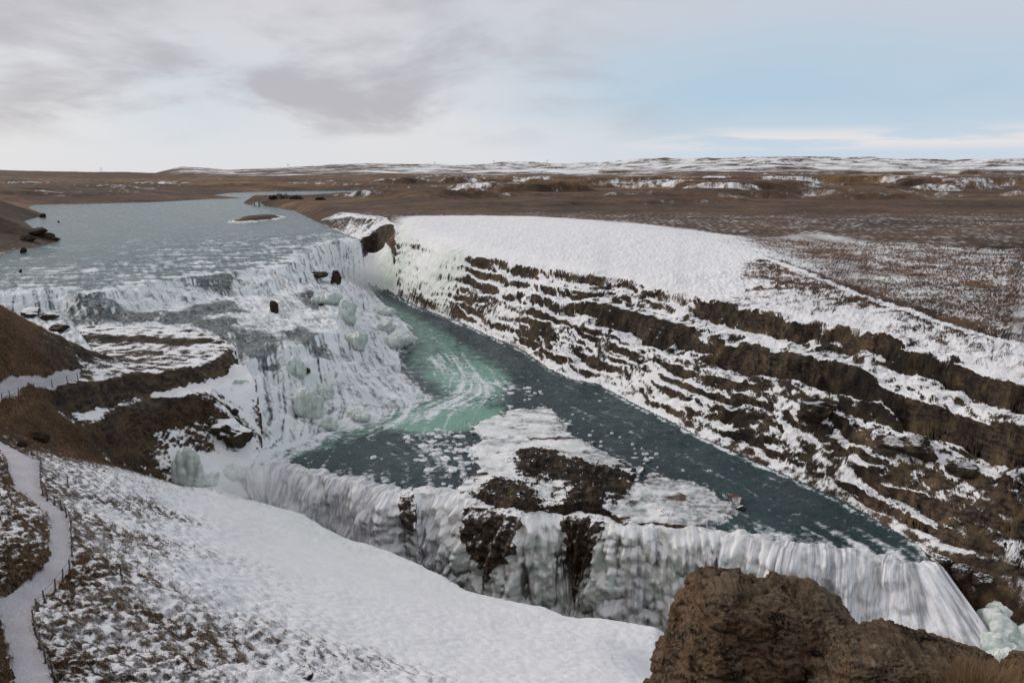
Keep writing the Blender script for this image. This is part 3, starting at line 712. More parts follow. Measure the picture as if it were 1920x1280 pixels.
dt = np.full(X.shape, 99, np.float32); dt[mtr] = seg_dist(X[mtr], Y[mtr], xy(TRAIL))[0]
dt = dt + .5 * qx
sn = sn + .32 * ss(.75, .2, np.abs(dt - .3)) - .34 * ss(.45, .1, np.abs(dt - 1.2)) * ss(-.3, .3, qy)
tone = ss(.05, .5, on(Y > 240, lambda x, y, z: fb2(x / 220, y / 90, 4, 150)) + .35 * np.exp(-((Y - 1250) / 420) ** 2)) * ss(250, 700, Y) + .35 * ss(.0, .6, on(Y < 700, lambda x, y, z: fb2(x / 18, y / 10, 3, 152)))
shade = .5 + on(Y < 1800, lambda x, y, z: .34 * fb2(x / 5.5, y / 7.5, 4, 196, .7)) + on(Y < 6000, lambda x, y, z: .42 * fb2(x / 50, y / 42, 4, 197, .65)) + on(Y < 200, lambda x, y, z: .22 * fb2(x / 1.3, y / 1.0, 3, 198))
shade = shade + on(mwall, lambda x, y, z: .42 * fb3(x / 3, y / 3, z / 1.6, 4, 199, .6))
rk = np.where(land, rock, 0)
steep = ss(.95, .55, nz)
CALM_P = paint([(pp(a, z), 1) for a, z in (
    ([(115, 598), (180, 588), (250, 596), (262, 606), (190, 610), (120, 608)], -4.3), ([(330, 590), (360, 570), (440, 560), (445, 578), (390, 584)], -3.4), ([(390, 600), (440, 594), (450, 602), (410, 606)], -4.4),
    ([(130, 600), (250, 600), (330, 594), (400, 606), (470, 615), (530, 626), (515, 660), (440, 660), (420, 630), (350, 612), (130, 612)], -4.8), ([(560, 560), (600, 556), (612, 572), (580, 582)], -5), ([(525, 622), (570, 612), (618, 632), (600, 645), (560, 640)], -5.0), ([(350, 545), (400, 536), (450, 538), (420, 552)], -3.0))], 1, 0)
calm = np.where(mcas, RN.sample(X, Y, CALM_P), 0)
foam = np.zeros(X.shape, np.float32)
fc = .58 + .12 * steep + (.18 + .34 * steep) * lic1 + (.12 + .22 * steep) * lic2 + on(mcas, lambda x, y, z: .42 * fb2(x / 2.1, y / 1.5, 4, 164, .65)) + on(mcas, lambda x, y, z: .34 * fb2(x / 7, y / 5, 4, 163)) - .58 * calm * (1 - .5 * steep)
foam = np.where(mcas, fc, foam)
fu = .23 + .18 * on(mup, lambda x, y, z: fb2(x / 9, y / 14, 3, 177)) + on(mup, lambda x, y, z: .30 * fb2(x / 16, y / 12, 3, 170) + .78 * fb2(x / 3.6, y / 3.2, 4, 174, .7)) + .62 * rap * (.35 + on(mup, lambda x, y, z: fb2(x / 12, y / 4, 3, 176))) + .30 * ss(7, 0, dl1) + rap * .18 * lic2
fu = fu + .5 * ss(1.35, 1.0, de)
foam = np.where(mup, fu, foam)
GREEN_P = paint([(pp([(690, 545), (800, 600), (900, 660), (960, 700), (950, 740), (945, 790), (880, 800), (820, 815), (740, 800), (640, 830), (560, 860), (480, 880), (460, 870), (540, 830), (650, 800), (770, 755), (830, 740), (760, 690), (770, 640), (730, 590)], -14), .8), (pp([(735, 802), (770, 776), (860, 764), (940, 770), (930, 792), (860, 806), (800, 814)], -14), 1.7), (pp([(800, 700), (900, 680), (950, 710), (940, 740), (860, 735)], -14), 1.3)], 3, 0)
TURB_P = paint([(pp([(790, 670), (850, 660), (930, 690), (960, 730), (900, 760), (860, 770), (740, 800), (640, 820), (560, 850), (540, 835), (650, 805), (780, 765), (840, 735)], -14), .60),
                (pp([(455, 884), (520, 830), (620, 810), (600, 830), (520, 860), (480, 880)], -14), .8),
                (pp([(560, 890), (735, 926), (850, 930), (900, 915), (760, 890), (600, 870)], -14), .30),
                (pp([(760, 815), (830, 800), (890, 835), (880, 880), (800, 890), (770, 850)], -14), .34),
                (pp([(1430, 1018), (1500, 1034), (1640, 1050), (1775, 1068), (1740, 1030), (1600, 1000), (1480, 985), (1380, 975)], -14), .42),
                (pp([(870, 640), (880, 690), (1000, 740), (1200, 830), (1300, 850), (1100, 760), (960, 690)], -14), .15)], 3, .05)
green = np.where(mlow, RN.sample(X, Y, GREEN_P), 0).astype(np.float32)
mlw = mlow & ~misl
fl = np.where(mlw, RN.sample(X, Y, TURB_P), 0) + on(mlw, lambda x, y, z: .36 * fb2(x / 2.6, y / 1.5, 4, 180, .65) + .36 * fb2(x / .9, y / .6, 3, 184) + .95 * np.maximum(0, fb2(x / 5, y / 1.7, 4, 185, .6) - .20)) + .28 * lic2 + .14 * lic1 + np.where(mlw, .10 * ss(150, 110, Y), 0)
for ln, k_, wd in ((SHORE, .45, 2.2), (WBASE, .5, .9), (LIPL, .40, 3.5)):
    d_ = np.full(X.shape, 99, np.float32); d_[mlw] = seg_dist(X[mlw], Y[mlw], xy(ln))[0]
    fl = fl + k_ * ss(wd, .05, d_ + .8 * qx)
foam = np.where(mlw, fl, foam)
foam = np.where(mgor & ~mlow, .45 + on(mgor, lambda x, y, z: .4 * fb2(x / 3, y / 3, 3, 188)), foam)
# island: snow-covered ice with rock showing through
isw = on(misl, lambda x, y, z: worley2(x / 2.6 + .5 * n2(x / 2, y / 2, 191), y / 1.9, 192)[0])
sn = np.where(misl, .74 - .5 * ss(.62, .85, isw) * (1 - ss(.2, .5, ir)) - .50 * ss(.2, .7, ir) + (nz - .9) * 1.3 + on(misl, lambda x, y, z: .42 * fb2(x / 1.6, y / .9, 4, 190, .7)) * (1 + .8 * ss(.1, .5, ir)), sn)
rk = np.where(misl, ss(.15, .5, ir), rk)
ice_a = np.where(misl, ss(.0, .4, on(misl, lambda x, y, z: fb2(x / 5, y / 3, 3, 193)) + .1) * .5 * (1 - ir), ice)
greyice = np.where(misl, (1 - ss(.1, .4, ir)) * ss(-.1, .45, on(misl, lambda x, y, z: fb2(x / 4.5, y / 2.2, 3, 195)) + .4 * ss(12, 30, X + 12) + .25 * ss(116, 128, Y)), 0)


# ------------------------------------------------------------------ building meshes
def mesh_obj(name, verts, quads, mat, attrs=None, parent=None, smooth=True, tris=None):
    me = bpy.data.meshes.new(name)
    verts = np.asarray(verts, np.float32); nv = len(verts)
    faces = np.asarray(quads, np.int32); k = faces.shape[1]
    me.vertices.add(nv); me.vertices.foreach_set('co', verts.ravel())
    me.loops.add(faces.size); me.loops.foreach_set('vertex_index', faces.ravel())
    me.polygons.add(len(faces)); me.polygons.foreach_set('loop_start', np.arange(0, faces.size, k, dtype=np.int32))
    me.polygons.foreach_set('use_smooth', np.full(len(faces), smooth))
    me.update(calc_edges=True)
    for n, a in (attrs or {}).items():
        at = me.attributes.new(n, 'FLOAT', 'POINT'); at.data.foreach_set('value', np.asarray(a, np.float32).ravel())
    me.materials.append(mat)
    o = bpy.data.objects.new(name, me); COL.objects.link(o)
    if parent: o.parent = parent
    return o


def tag(o, label=None, cat=None, group=None, kind=None):
    if label: o['label'] = label
    if cat: o['category'] = cat
    if group: o['group'] = group
    if kind: o['kind'] = kind
    return o


def empty(name, loc, label, cat, group=None):
    o = bpy.data.objects.new(name, None); COL.objects.link(o); o.location = loc
    o.empty_display_size = .2
    return tag(o, label, cat, group)


# ------------------------------------------------------------------ materials
class NT:
    def __init__(s, name):
        s.m = bpy.data.materials.new(name); s.m.use_nodes = True
        s.t = s.m.node_tree; s.n = s.t.nodes; s.l = s.t.links
        s.b = s.n['Principled BSDF']

    def new(s, t, **k):
        o = s.n.new(t)
        for a, v in k.items(): setattr(o, a, v)
        return o

    def put(s, sock, v):
        if hasattr(v, 'is_output') or isinstance(v, bpy.types.NodeSocket): s.l.new(v, sock)
        else: sock.default_value = v

    def attr(s, n):
        return s.new('ShaderNodeAttribute', attribute_name=n).outputs['Fac']

    def noise(s, scale, detail=4, rough=.55, vec=None, dist=0):
        o = s.new('ShaderNodeTexNoise'); o.inputs['Scale'].default_value = scale; o.inputs['Detail'].default_value = detail
        o.inputs['Roughness'].default_value = rough; o.inputs['Distortion'].default_value = dist
        s.l.new(vec if vec is not None else s.pos(), o.inputs['Vector'])
        return o.outputs['Fac']

    def pos(s):
        if not hasattr(s, '_p'): s._p = s.new('ShaderNodeTexCoord').outputs['Object']
        return s._p

    def scaled(s, v3, vec=None):
        o = s.new('ShaderNodeVectorMath', operation='MULTIPLY'); s.put(o.inputs[0], vec if vec is not None else s.pos()); o.inputs[1].default_value = v3
        return o.outputs[0]

    def math(s, op, a, b=0.0, c=None, clamp=False):
        o = s.new('ShaderNodeMath', operation=op); o.use_clamp = clamp
        s.put(o.inputs[0], a); s.put(o.inputs[1], b)
        if c is not None: s.put(o.inputs[2], c)
        return o.outputs[0]

    def rng(s, v, a, b, c=0.0, d=1.0):
        o = s.new('ShaderNodeMapRange', interpolation_type='SMOOTHSTEP')
        s.put(o.inputs[0], v)
        for i, q in enumerate((a, b, c, d)): s.put(o.inputs[i + 1], q)
        return o.outputs[0]

    def mix(s, f, a, b):
        o = s.new('ShaderNodeMix', data_type='RGBA')
        s.put(o.inputs[0], f)
        for k, v in ((6, a), (7, b)):
            s.put(o.inputs[k], v if not isinstance(v, tuple) else (*v, 1.0))
        return o.outputs[2]

    def mixf(s, f, a, b):
        o = s.new('ShaderNodeMix', data_type='FLOAT')
        s.put(o.inputs[0], f); s.put(o.inputs[2], a); s.put(o.inputs[3], b)
        return o.outputs[0]

    def bump(s, h, strength=.5, dist=.1):
        o = s.new('ShaderNodeBump'); o.inputs['Strength'].default_value = strength; o.inputs['Distance'].default_value = dist
        s.l.new(h, o.inputs['Height']); s.l.new(o.outputs[0], s.b.inputs['Normal'])


SNOWC = (.83, .81, .795)
ICEC = (.60, .67, .60)


def mat_land(name='snowy_moor', use_attr=True, strata=True, k_snow=.5, k_rock=1.0, k_ice=0.0, k_tone=0.2):
    n = NT(name)
    A = (lambda a, d: n.attr(a)) if use_attr else (lambda a, d: d)
    snow, rock, tone, ice = A('snow', k_snow), A('rock', k_rock), A('tone', k_tone), A('ice', k_ice)
    f1 = n.noise(5.5, 6, .68); f2 = n.noise(.9, 5, .65); f3 = n.noise(.07, 4, .6)
    veg = n.mix(n.rng(f1, .38, .62), (.016, .009, .006), (.150, .080, .041))
    veg = n.mix(n.rng(f2, .42, .58, 0, .75), veg, (.040, .027, .014))
    veg = n.mix(n.rng(n.noise(2.3, 5, .65), .50, .62, 0, .6), veg, (.014, .009, .006))
    veg = n.mix(n.rng(f3, .35, .65, 0, .6), veg, (.075, .036, .022))
    veg = n.mix(n.math('MULTIPLY', tone, .75), veg, n.mix(f1, (.11, .066, .03), (.22, .125, .055)))
    r1 = n.noise(1.3, 7, .7, n.scaled((1, 1, 2.2)))
    strat = n.noise(.9, 5, .7, n.scaled((.25, .25, 3.2)), .6)
    joint = n.noise(1.0, 5, .7, n.scaled((2.2, 2.2, .35)))
    rk = n.mix(n.rng(r1, .38, .64), (.008, .006, .005), (.058, .039, .026))
    if strata: rk = n.mix(n.rng(strat, .48, .60, 0, .75), rk, (.016, .012, .009))
    rk = n.mix(n.rng(joint, .54, .66, 0, .6), rk, (.010, .008, .007))
    rk = n.mix(n.rng(n.noise(.5, 4), .48, .62, 0, .55), rk, (.075, .052, .026))
    base = n.mix(rock, veg, rk)
    if strata:
        mul = n.new('ShaderNodeVectorMath', operation='SCALE'); n.l.new(base, mul.inputs[0]); n.l.new(n.rng(n.attr('shade'), .1, .9, .30, 2.1), mul.inputs[3]); base = mul.outputs[0]
    sv = n.math('ADD', snow, n.math('MULTIPLY', n.math('SUBTRACT', n.noise(3.2, 5, .65), .5), .45))
    sv = n.math('ADD', sv, n.math('MULTIPLY', n.math('SUBTRACT', n.noise(9, 4, .65), .5), .50))
    sf = n.mixf(rock, n.rng(sv, .33, .78), n.rng(sv, .38, .62))
    sc = n.mix(n.rng(n.noise(.6, 3), .3, .7), (.77, .755, .75), SNOWC)
    ic = n.mix(n.rng(n.noise(.9, 4), .3, .7), (.44, .52, .43), (.70, .73, .65))
    sc = n.mix(ice, sc, ic)
    if strata: sc = n.mix(n.attr('grey'), sc, n.mix(n.rng(n.noise(1.3, 5, .65), .4, .6), (.20, .22, .22), (.58, .57, .56)))
    n.l.new(n.mix(sf, base, sc), n.b.inputs['Base Color'])
    n.l.new(n.mixf(sf, .95, .75), n.b.inputs['Roughness'])
    n.b.inputs['Specular IOR Level'].default_value = .25
    h = n.math('ADD', f1, n.math('MULTIPLY', sf, .5))
    n.bump(h, .55, .12)
    return n.m


def mat_water(name='glacial_water'):
    n = NT(name)
    foam, green = n.attr('foam'), n.attr('green')
    w1 = n.noise(1.6, 5, .6, n.scaled((1, 1.8, 1))); w2 = n.noise(.10, 3)
    c = n.mix(n.rng(w2, .35, .65), (.020, .040, .043), (.036, .063, .065))
    c = n.mix(n.attr('upper'), c, n.mix(n.rng(w2, .35, .65), (.062, .116, .120), (.088, .146, .148)))
    gf = n.math('ADD', green, n.math('MULTIPLY', n.math('SUBTRACT', n.noise(.5, 6, .68), .5), 2.0))
    c = n.mix(n.rng(gf, .25, 1.25), c, (.20, .37, .285))
    fv = n.math('ADD', foam, n.math('MULTIPLY', n.math('SUBTRACT', w1, .5), .9))
    ff = n.rng(fv, .34, .85)
    n.l.new(n.mix(ff, c, (.74, .765, .765)), n.b.inputs['Base Color'])
    n.l.new(n.mixf(ff, .22, .8), n.b.inputs['Roughness'])
    n.b.inputs['IOR'].default_value = 1.33
    n.b.inputs['Specular IOR Level'].default_value = .35
    n.bump(n.math('ADD', n.noise(2.2, 4, .6, n.scaled((1, 1.6, 1))), n.math('MULTIPLY', ff, .4)), .9, .30)
    return n.m


def mat_cascade(name='white_water'):
    n = NT(name)
    foam = n.attr('foam')
    w1 = n.noise(2.2, 5, .65)
    fv = n.math('ADD', foam, n.math('MULTIPLY', n.math('SUBTRACT', w1, .5), .8))
    ff = n.rng(fv, .16, .74)
    dark = n.mix(n.rng(n.noise(.35, 3), .4, .62), (.085, .105, .110), (.17, .20, .20))
    dark = n.mix(n.rng(n.noise(1.1, 5, .65), .48, .57), dark, (.045, .038, .032))
    wh = n.mix(n.rng(n.noise(.22, 4), .45, .66), (.80, .805, .81), (.70, .74, .71))
    n.l.new(n.mix(ff, dark, wh), n.b.inputs['Base Color'])
    n.l.new(n.mixf(ff, .3, .75), n.b.inputs['Roughness'])
    n.b.inputs['Specular IOR Level'].default_value = .3
    n.bump(n.noise(3.5, 5, .65), .6, .2)
    return n.m


def mat_path():
    n = NT('trodden_snow')
    g = n.noise(9, 5, .7)
    c = n.mix(n.rng(g, .3, .7), (.36, .34, .35), (.52, .50, .51))
    c = n.mix(n.rng(n.noise(.8, 3), .4, .7, 0, .4), c, (.33, .30, .30))
    n.l.new(c, n.b.inputs['Base Color']); n.b.inputs['Roughness'].default_value = .9
    n.bump(g, .4, .05)
    return n.m


M_LAND = mat_land(); M_WATER = mat_water(); M_CASC = mat_cascade(); M_PATH = mat_path()

# ------------------------------------------------------------------ cut the sheet into the pieces of the setting
VI = np.arange(NR * NC).reshape(NR, NC)
Q = np.stack([VI[:-1, :-1], VI[:-1, 1:], VI[1:, 1:], VI[1:, :-1]], -1).reshape(-1, 4)
CODE = np.zeros((NR, NC), np.int8)
CODE[Y > 1150] = 8
CODE[mnear] = 6
CODE[mwall] = 5
CODE[mcas] = 3
CODE[mup] = 1
CODE[mislet] = 10
CODE[mlow | mgor] = 2
CODE[misl] = 7
CODE[mpath] = 4
shelf = inside(X, Y, xy(S_BACK) + xy(S_FRONT[::-1])) | inside(X, Y, xy(S_FRONT) + xy(L_TOE[::-1]))
CODE[shelf & land] = 9
fc_ = CODE[:-1, :-1].ravel()
FL = PXYZ.reshape(-1, 3)
up_a = np.where(mup, 1.0, 0.0)
ATT = dict(shade=shade, grey=greyice, snow=sn, rock=rk, tone=tone, ice=ice_a, foam=foam, green=green, upper=up_a)
PIECES = {0: ('ground', M_LAND), 1: ('upper_river', M_WATER), 2: ('lower_river', M_WATER), 3: ('waterfall', M_CASC), 4: ('path', M_PATH), 5: ('canyon_wall', M_LAND), 6: ('snow_slope', M_LAND), 7: ('river_island', M_LAND), 8: ('hills', M_LAND), 9: ('rock_shelf', M_LAND), 10: ('islet', M_LAND)}
LAB = {}
for code, (nm, mt) in PIECES.items():
    q = Q[fc_ == code]
    if not len(q): continue
    u, inv = np.unique(q, return_inverse=True)
    names = ('foam', 'green', 'upper') if code in (1, 2) else (('foam',) if code == 3 else (() if code == 4 else ('snow', 'rock', 'tone', 'ice', 'grey', 'shade')))
    o = mesh_obj(nm, FL[u], inv.reshape(-1, 4), mt, {a: ATT[a].reshape(-1)[u] for a in names})
    tag(o, kind='structure')
print('sheet', round(time.time() - T0, 1))

# ------------------------------------------------------------------ the lower fall: one curved curtain of water, ice and rock
def mat_fall():
    n = NT('falling_water_and_ice')
    foam, rock, ice, gap = n.attr('foam'), n.attr('rock'), n.attr('ice'), n.attr('gap')
    v = n.scaled((1, 1, .22))
    cmb = n.new('ShaderNodeCombineXYZ'); n.l.new(n.math('MULTIPLY', n.attr('su'), 3.2), cmb.inputs[0]); n.l.new(n.math('MULTIPLY', n.attr('sv'), .30), cmb.inputs[1])
    st = n.noise(1.0, 6, .66, cmb.outputs[0], .35)
    cm2 = n.new('ShaderNodeCombineXYZ'); n.l.new(n.math('MULTIPLY', n.attr('su'), .75), cm2.inputs[0]); n.l.new(n.math('MULTIPLY', n.attr('sv'), .22), cm2.inputs[1])
    st = n.math('ADD', n.math('MULTIPLY', st, .6), n.math('MULTIPLY', n.noise(1.0, 5, .7, cm2.outputs[0], .8), .4))
    lump = n.noise(1.4, 4, .6)
    icec = n.mix(n.rng(lump, .3, .7), (.54, .53, .475), (.80, .785, .73))
    icec = n.mix(n.rng(n.noise(.5, 3), .45, .65, 0, .6), icec, (.42, .50, .44))
    rk = n.mix(n.rng(n.noise(2.5, 5, .65), .35, .7), (.014, .010, .007), (.085, .055, .033))
    wat = n.mix(n.rng(st, .40, .60), (.33, .33, .335), (.82, .81, .815))
    c = n.mix(n.rng(gap, .0, .9), icec, (.13, .128, .108))
    geo = n.new('ShaderNodeNewGeometry'); sp_ = n.new('ShaderNodeSeparateXYZ'); n.l.new(geo.outputs['Normal'], sp_.inputs[0])
    c = n.mix(n.rng(n.math('ADD', sp_.outputs[2], n.math('MULTIPLY', n.math('SUBTRACT', n.noise(2.2, 4, .65), .5), 1.0)), .30, .70, 0, .9), c, SNOWC)
    c = n.mix(n.rng(n.math('ADD', foam, n.math('MULTIPLY', n.math('SUBTRACT', st, .5), 1.1)), .30, .80), c, wat)
    rk = n.mix(n.rng(n.math('ADD', sp_.outputs[2], n.math('MULTIPLY', n.math('SUBTRACT', n.noise(2.6, 4, .65), .5), 1.2)), .72, .98), rk, SNOWC)
    c = n.mix(n.rng(n.math('ADD', rock, n.math('MULTIPLY', n.math('SUBTRACT', n.noise(2.0, 4, .6), .5), .8)), .42, .62), c, rk)
    c = n.mix(n.rng(n.math('ADD', n.attr('top'), n.math('MULTIPLY', n.math('SUBTRACT', lump, .5), .9)), .35, .65), c, n.mix(n.rng(n.noise(3, 4, .6), .4, .6), (.55, .54, .51), SNOWC))
    n.l.new(c, n.b.inputs['Base Color'])
    n.b.inputs['Roughness'].default_value = .55
    n.b.inputs['Specular IOR Level'].default_value = .3
    n.bump(n.math('ADD', st, lump), .55, .2)
    return n.m


M_FALL = mat_fall()
LIPPX = [455, 480, 520, 560, 610, 661, 700, 735, 770, 802, 840, 880, 930, 985, 1035, 1070, 1120, 1160, 1250, 1350, 1430, 1500, 1560, 1640, 1700, 1745, 1775]


def lower_fall():
    l4 = [(p[0], p[1], p[2], q) for p, q in zip(LIPL, LIPPX)]
    l = [np.array(p) for p in l4]
    for _ in range(2):
        o = [l[0]]
        for a, b in zip(l[:-1], l[1:]): o += [a * .75 + b * .25, a * .25 + b * .75]
        o.append(l[-1]); l = o
    L = resample(l, .5)
    d = np.concatenate([[0], np.cumsum(np.hypot(np.diff(L[:, 0]), np.diff(L[:, 1])))])
    ns = int(d[-1] / .105); sv = np.linspace(0, d[-1], ns)
    lx, ly, px = [np.interp(sv, d, L[:, i]) for i in (0, 1, 3)]
    k = np.ones(25) / 25
    tx = np.convolve(np.pad(np.gradient(lx), 12, mode='edge'), k, 'valid'); ty = np.convolve(np.pad(np.gradient(ly), 12, mode='edge'), k, 'valid')
    tl = np.hypot(tx, ty); nx, ny = ty / tl, -tx / tl
    NH = 230
    u = np.linspace(0, 1, NH)
    S, U = np.meshgrid(sv, u); PX = np.repeat(px[None], NH, 0)
    prof = U * 24.0 - 2.2                        # metres along the curtain: first 2.2 m lie on the river
    h = np.maximum(prof, 0)
    steepk = np.interp(PX, [455, 520, 735, 860, 1000, 1140, 1440, 1560, 1700, 1775], [.30, .22, .16, .42, .10, .12, .14, .26, .80, 1.35])
    out = 1.3 * (1 - np.exp(-h / 1.6)) + steepk * h + np.minimum(prof, 0)
    water = np.interp(PX, [455, 560, 700, 740, 760, 860, 900, 1000, 1140, 1200, 1400, 1450, 1520, 1720, 1775], [1, 1, .95, .35, .55, .55, .1, .02, .05, .25, .30, .7, .85, 1, 1])
    bould = np.interp(PX, [455, 700, 745, 880, 940, 1000, 1140, 1440, 1520, 1640, 1700, 1775], [.08, .2, 1, 1, .4, .25, .55, .55, .55, .45, .3, .25])
    pipe = np.interp(PX, [455, 720, 760, 880, 960, 1140, 1440, 1520, 1775], [.1, .15, .15, .3, 1, 1, .8, .3, .15])
    wb, wr = worley2(S / 1.7 + .25 * n2(S / 2, h / 2, 301), h / 1.5 + wr0(S), 302)
    wb2, _ = worley2(S / .75, h / .8, 305)
    wp, wpr = worley2(S / .9 + .2 * n2(S / 3, h / 3, 310), h / 5.5, 311)
    wp2, _ = worley2(S / .42, h / 2.6, 313)
    fin = fb2(S / .55, h / 3.5, 3, 320)
    big = fb2(S / 6, h / 9, 3, 325)
    edgek = ss(-.5, 1.2, prof)
    turb = fb3(S / .7, h / 1.1, S * 0, 3, 360) * .34 + fb3(S / 2.2, h / 2.4, S * 0, 2, 361) * .45
    disp = edgek * (turb * water + bould * (1.5 * (.55 - wb) + .55 * (.5 - wb2)) + pipe * (1.3 * (.55 - wp) + .5 * (.5 - wp2)) + .26 * fin * water + .8 * big)
    out = out + ss(-2.2, 2, prof) * (1.5 * fb2(S / 5.0, h / 9, 3, 351) + .8 * fb2(S / 1.3, h / 2.6, 3, 352))
    # buttresses of dark rock under the island
    rock = np.maximum(np.exp(-((PX - 935) / 52) ** 2) * ss(8.5, 4.0, h + 2.2 * fb2(S / 2, h / 2, 2, 330) + np.abs(PX - 935) * .05),
                      np.exp(-((PX - 1094) / 44) ** 2) * ss(8.5, 4.0, h * .8 + 2.2 * fb2(S / 2, h / 2, 2, 331) + np.abs(PX - 1094) * .05))
    rock = np.maximum(rock, .8 * np.exp(-((PX - 766) / 16) ** 2) * ss(4.5, 2.0, h))
    rock = ss(.30, .55, rock + .35 * fb2(S / 1.6, h / 1.3, 3, 334))
    disp = disp + rock * (.7 + .5 * fb2(S / 1.0, h / .8, 3, 333))
    Xc = lx[None] + nx[None] * (out + disp); Yc = ly[None] + ny[None] * (out + disp)
    Xc = Xc + ss(1600, 1775, PX) * h * .42
    Zc = -14.34 - h + np.where(prof < 0, .10 * fb2(S / .9, prof / .9, 2, 340) + .7 * fb2(S / 2.2, prof / 3, 3, 341) * ss(.2, -.8, prof) - .16 * ss(-.4, -2.2, prof), 0) + ss(0, 1, prof) * bould * .25 * (.5 - wb)
    jets = fb2(S / 2.6, h / 14, 4, 362, .6)
    fo = water + .85 * jets + .35 * big + .30 * fin + .25 * turb + .45 * ss(.55, .1, h / 3) * water * fb2(S / 1.2, h / .8, 2, 345) + .15 * bould * (.5 - wb)
    fo = fo + .3 * ss(.5, -.5, prof) * water
    top = ss(.9, -.5, prof + .5 * fb2(S / 1.2, h * 0, 2, 348)) * (1 - water) * (1 - rock)
    gap = ss(.40, .80, np.maximum(np.maximum(wb * bould ** .5, wb2 * bould * .8), wp * pipe) + .2 * big + .15 * fin) * ss(.2, 1.5, h)
    V = np.stack([Xc, Yc, Zc], -1).reshape(-1, 3)
    I = np.arange(NH * ns).reshape(NH, ns)
    q = np.stack([I[:-1, :-1], I[1:, :-1], I[1:, 1:], I[:-1, 1:]], -1).reshape(-1, 4)
    o = mesh_obj('waterfall', V, q, M_FALL, dict(top=top, foam=fo, rock=rock, ice=bould, gap=gap, su=S, sv=h + 40))
    tag(o, kind='structure')


def wr0(S): return .35 * n2(S / 4, S * 0, 300)


lower_fall()

# ------------------------------------------------------------------ helpers to stand things on the land
bpy.context.view_layer.update()
DG = bpy.context.evaluated_depsgraph_get()


def hit(px, py):
    """land or water seen at a photo pixel"""
    a, b = px - 960.0, 640.0 - py
    d = Vector((a, F * CP + b * SP, -F * SP + b * CP)).normalized()
    ok, loc, nrm, idx, ob, m = SC.ray_cast(DG, Vector((0, 0, CAMZ)) + d * 3.0, d)
    return loc if ok else Vector(P(px, py, 0))


def ground(x, y, top=60):
    ok, loc, nrm, idx, ob, m = SC.ray_cast(DG, Vector((x, y, top)), Vector((0, 0, -1)))
    return loc.z if ok else 0.0


ICO = {}


def ico(sub):
    if sub not in ICO:
        bm = bmesh.new(); bmesh.ops.create_icosphere(bm, subdivisions=sub, radius=1.0)
        v = np.array([x.co[:] for x in bm.verts]); bm.verts.index_update()
        f = np.array([[x.index for x in q.verts] for q in bm.faces]); bm.free()
        ICO[sub] = (v, f)
    return ICO[sub]


def vnormals(v, f):
    n = np.zeros_like(v); fn = np.cross(v[f[:, 1]] - v[f[:, 0]], v[f[:, 2]] - v[f[:, 0]])
    for i in range(3): np.add.at(n, f[:, i], fn)
    return n / np.maximum(np.linalg.norm(n, axis=1, keepdims=True), 1e-9)


def tube(pts, r, seg=6):
    V = []; Q_ = []
    pts = [Vector(p) for p in pts]
    for i, p in enumerate(pts):
        t = (pts[min(i + 1, len(pts) - 1)] - pts[max(i - 1, 0)]).normalized()
        a = t.orthogonal().normalized(); b = t.cross(a)
        rr = r[i] if isinstance(r, (list, tuple)) else r
        for k_ in range(seg):
            g = 2 * math.pi * k_ / seg; V.append(tuple(p + (a * math.cos(g) + b * math.sin(g)) * rr))
    for i in range(len(pts) - 1):
        for k_ in range(seg):
            Q_.append((i * seg + k_, i * seg + (k_ + 1) % seg, (i + 1) * seg + (k_ + 1) % seg, (i + 1) * seg + k_))
    return V, Q_


def rock_shape(size, seed, sub=4, rough=.16, cuts=13, fine=.08):
    """an angular boulder: a ball cut by random planes, then roughened"""
    v, f = ico(sub); v = v.copy(); r = random.Random(seed)
    rad = np.ones(len(v))
    for _ in range(cuts):
        d = np.array([r.gauss(0, 1), r.gauss(0, 1), r.gauss(0, .8)]); d /= np.linalg.norm(d)
        c = v @ d; k = r.uniform(.52, .86)
        rad = np.minimum(rad, np.where(c > .05, k / np.maximum(c, .05), 9))
    v = v * rad[:, None]
    o = seed * 3.17
    v = v * (1 + rough * fb3(v[:, 0] * 2 + o, v[:, 1] * 2, v[:, 2] * 2, 3, seed) + fine * fb3(v[:, 0] * 8 + o, v[:, 1] * 8, v[:, 2] * 8, 3, seed + 5))[:, None]
    return v * np.array(size), f


M_ROCK = mat_land('snowy_rock', strata=False)


def boulder(name, loc, size, seed, label, group=None, snow=.2, sub=4, ice=0.0, rotz=None, cat='rock', sink=.3, rough=.16, veg=1.0):
    v, f = rock_shape(size, seed, sub, rough)
    a = random.Random(seed).uniform(0, 6.28) if rotz is None else rotz
    c, s_ = math.cos(a), math.sin(a)
    if rotz is None: pass
    v = np.stack([v[:, 0] * c - v[:, 1] * s_, v[:, 0] * s_ + v[:, 1] * c, v[:, 2]], -1)
    v[:, 2] += size[2] * (1 - sink)
    n = vnormals(v, f)
    s = snow + (n[:, 2] - .55) * .9
    o = mesh_obj(name, v, f, M_ROCK, dict(snow=s, rock=np.full(len(v), veg), tone=np.zeros(len(v)), ice=np.full(len(v), ice)))
    o.location = loc
    return tag(o, label, cat, group)


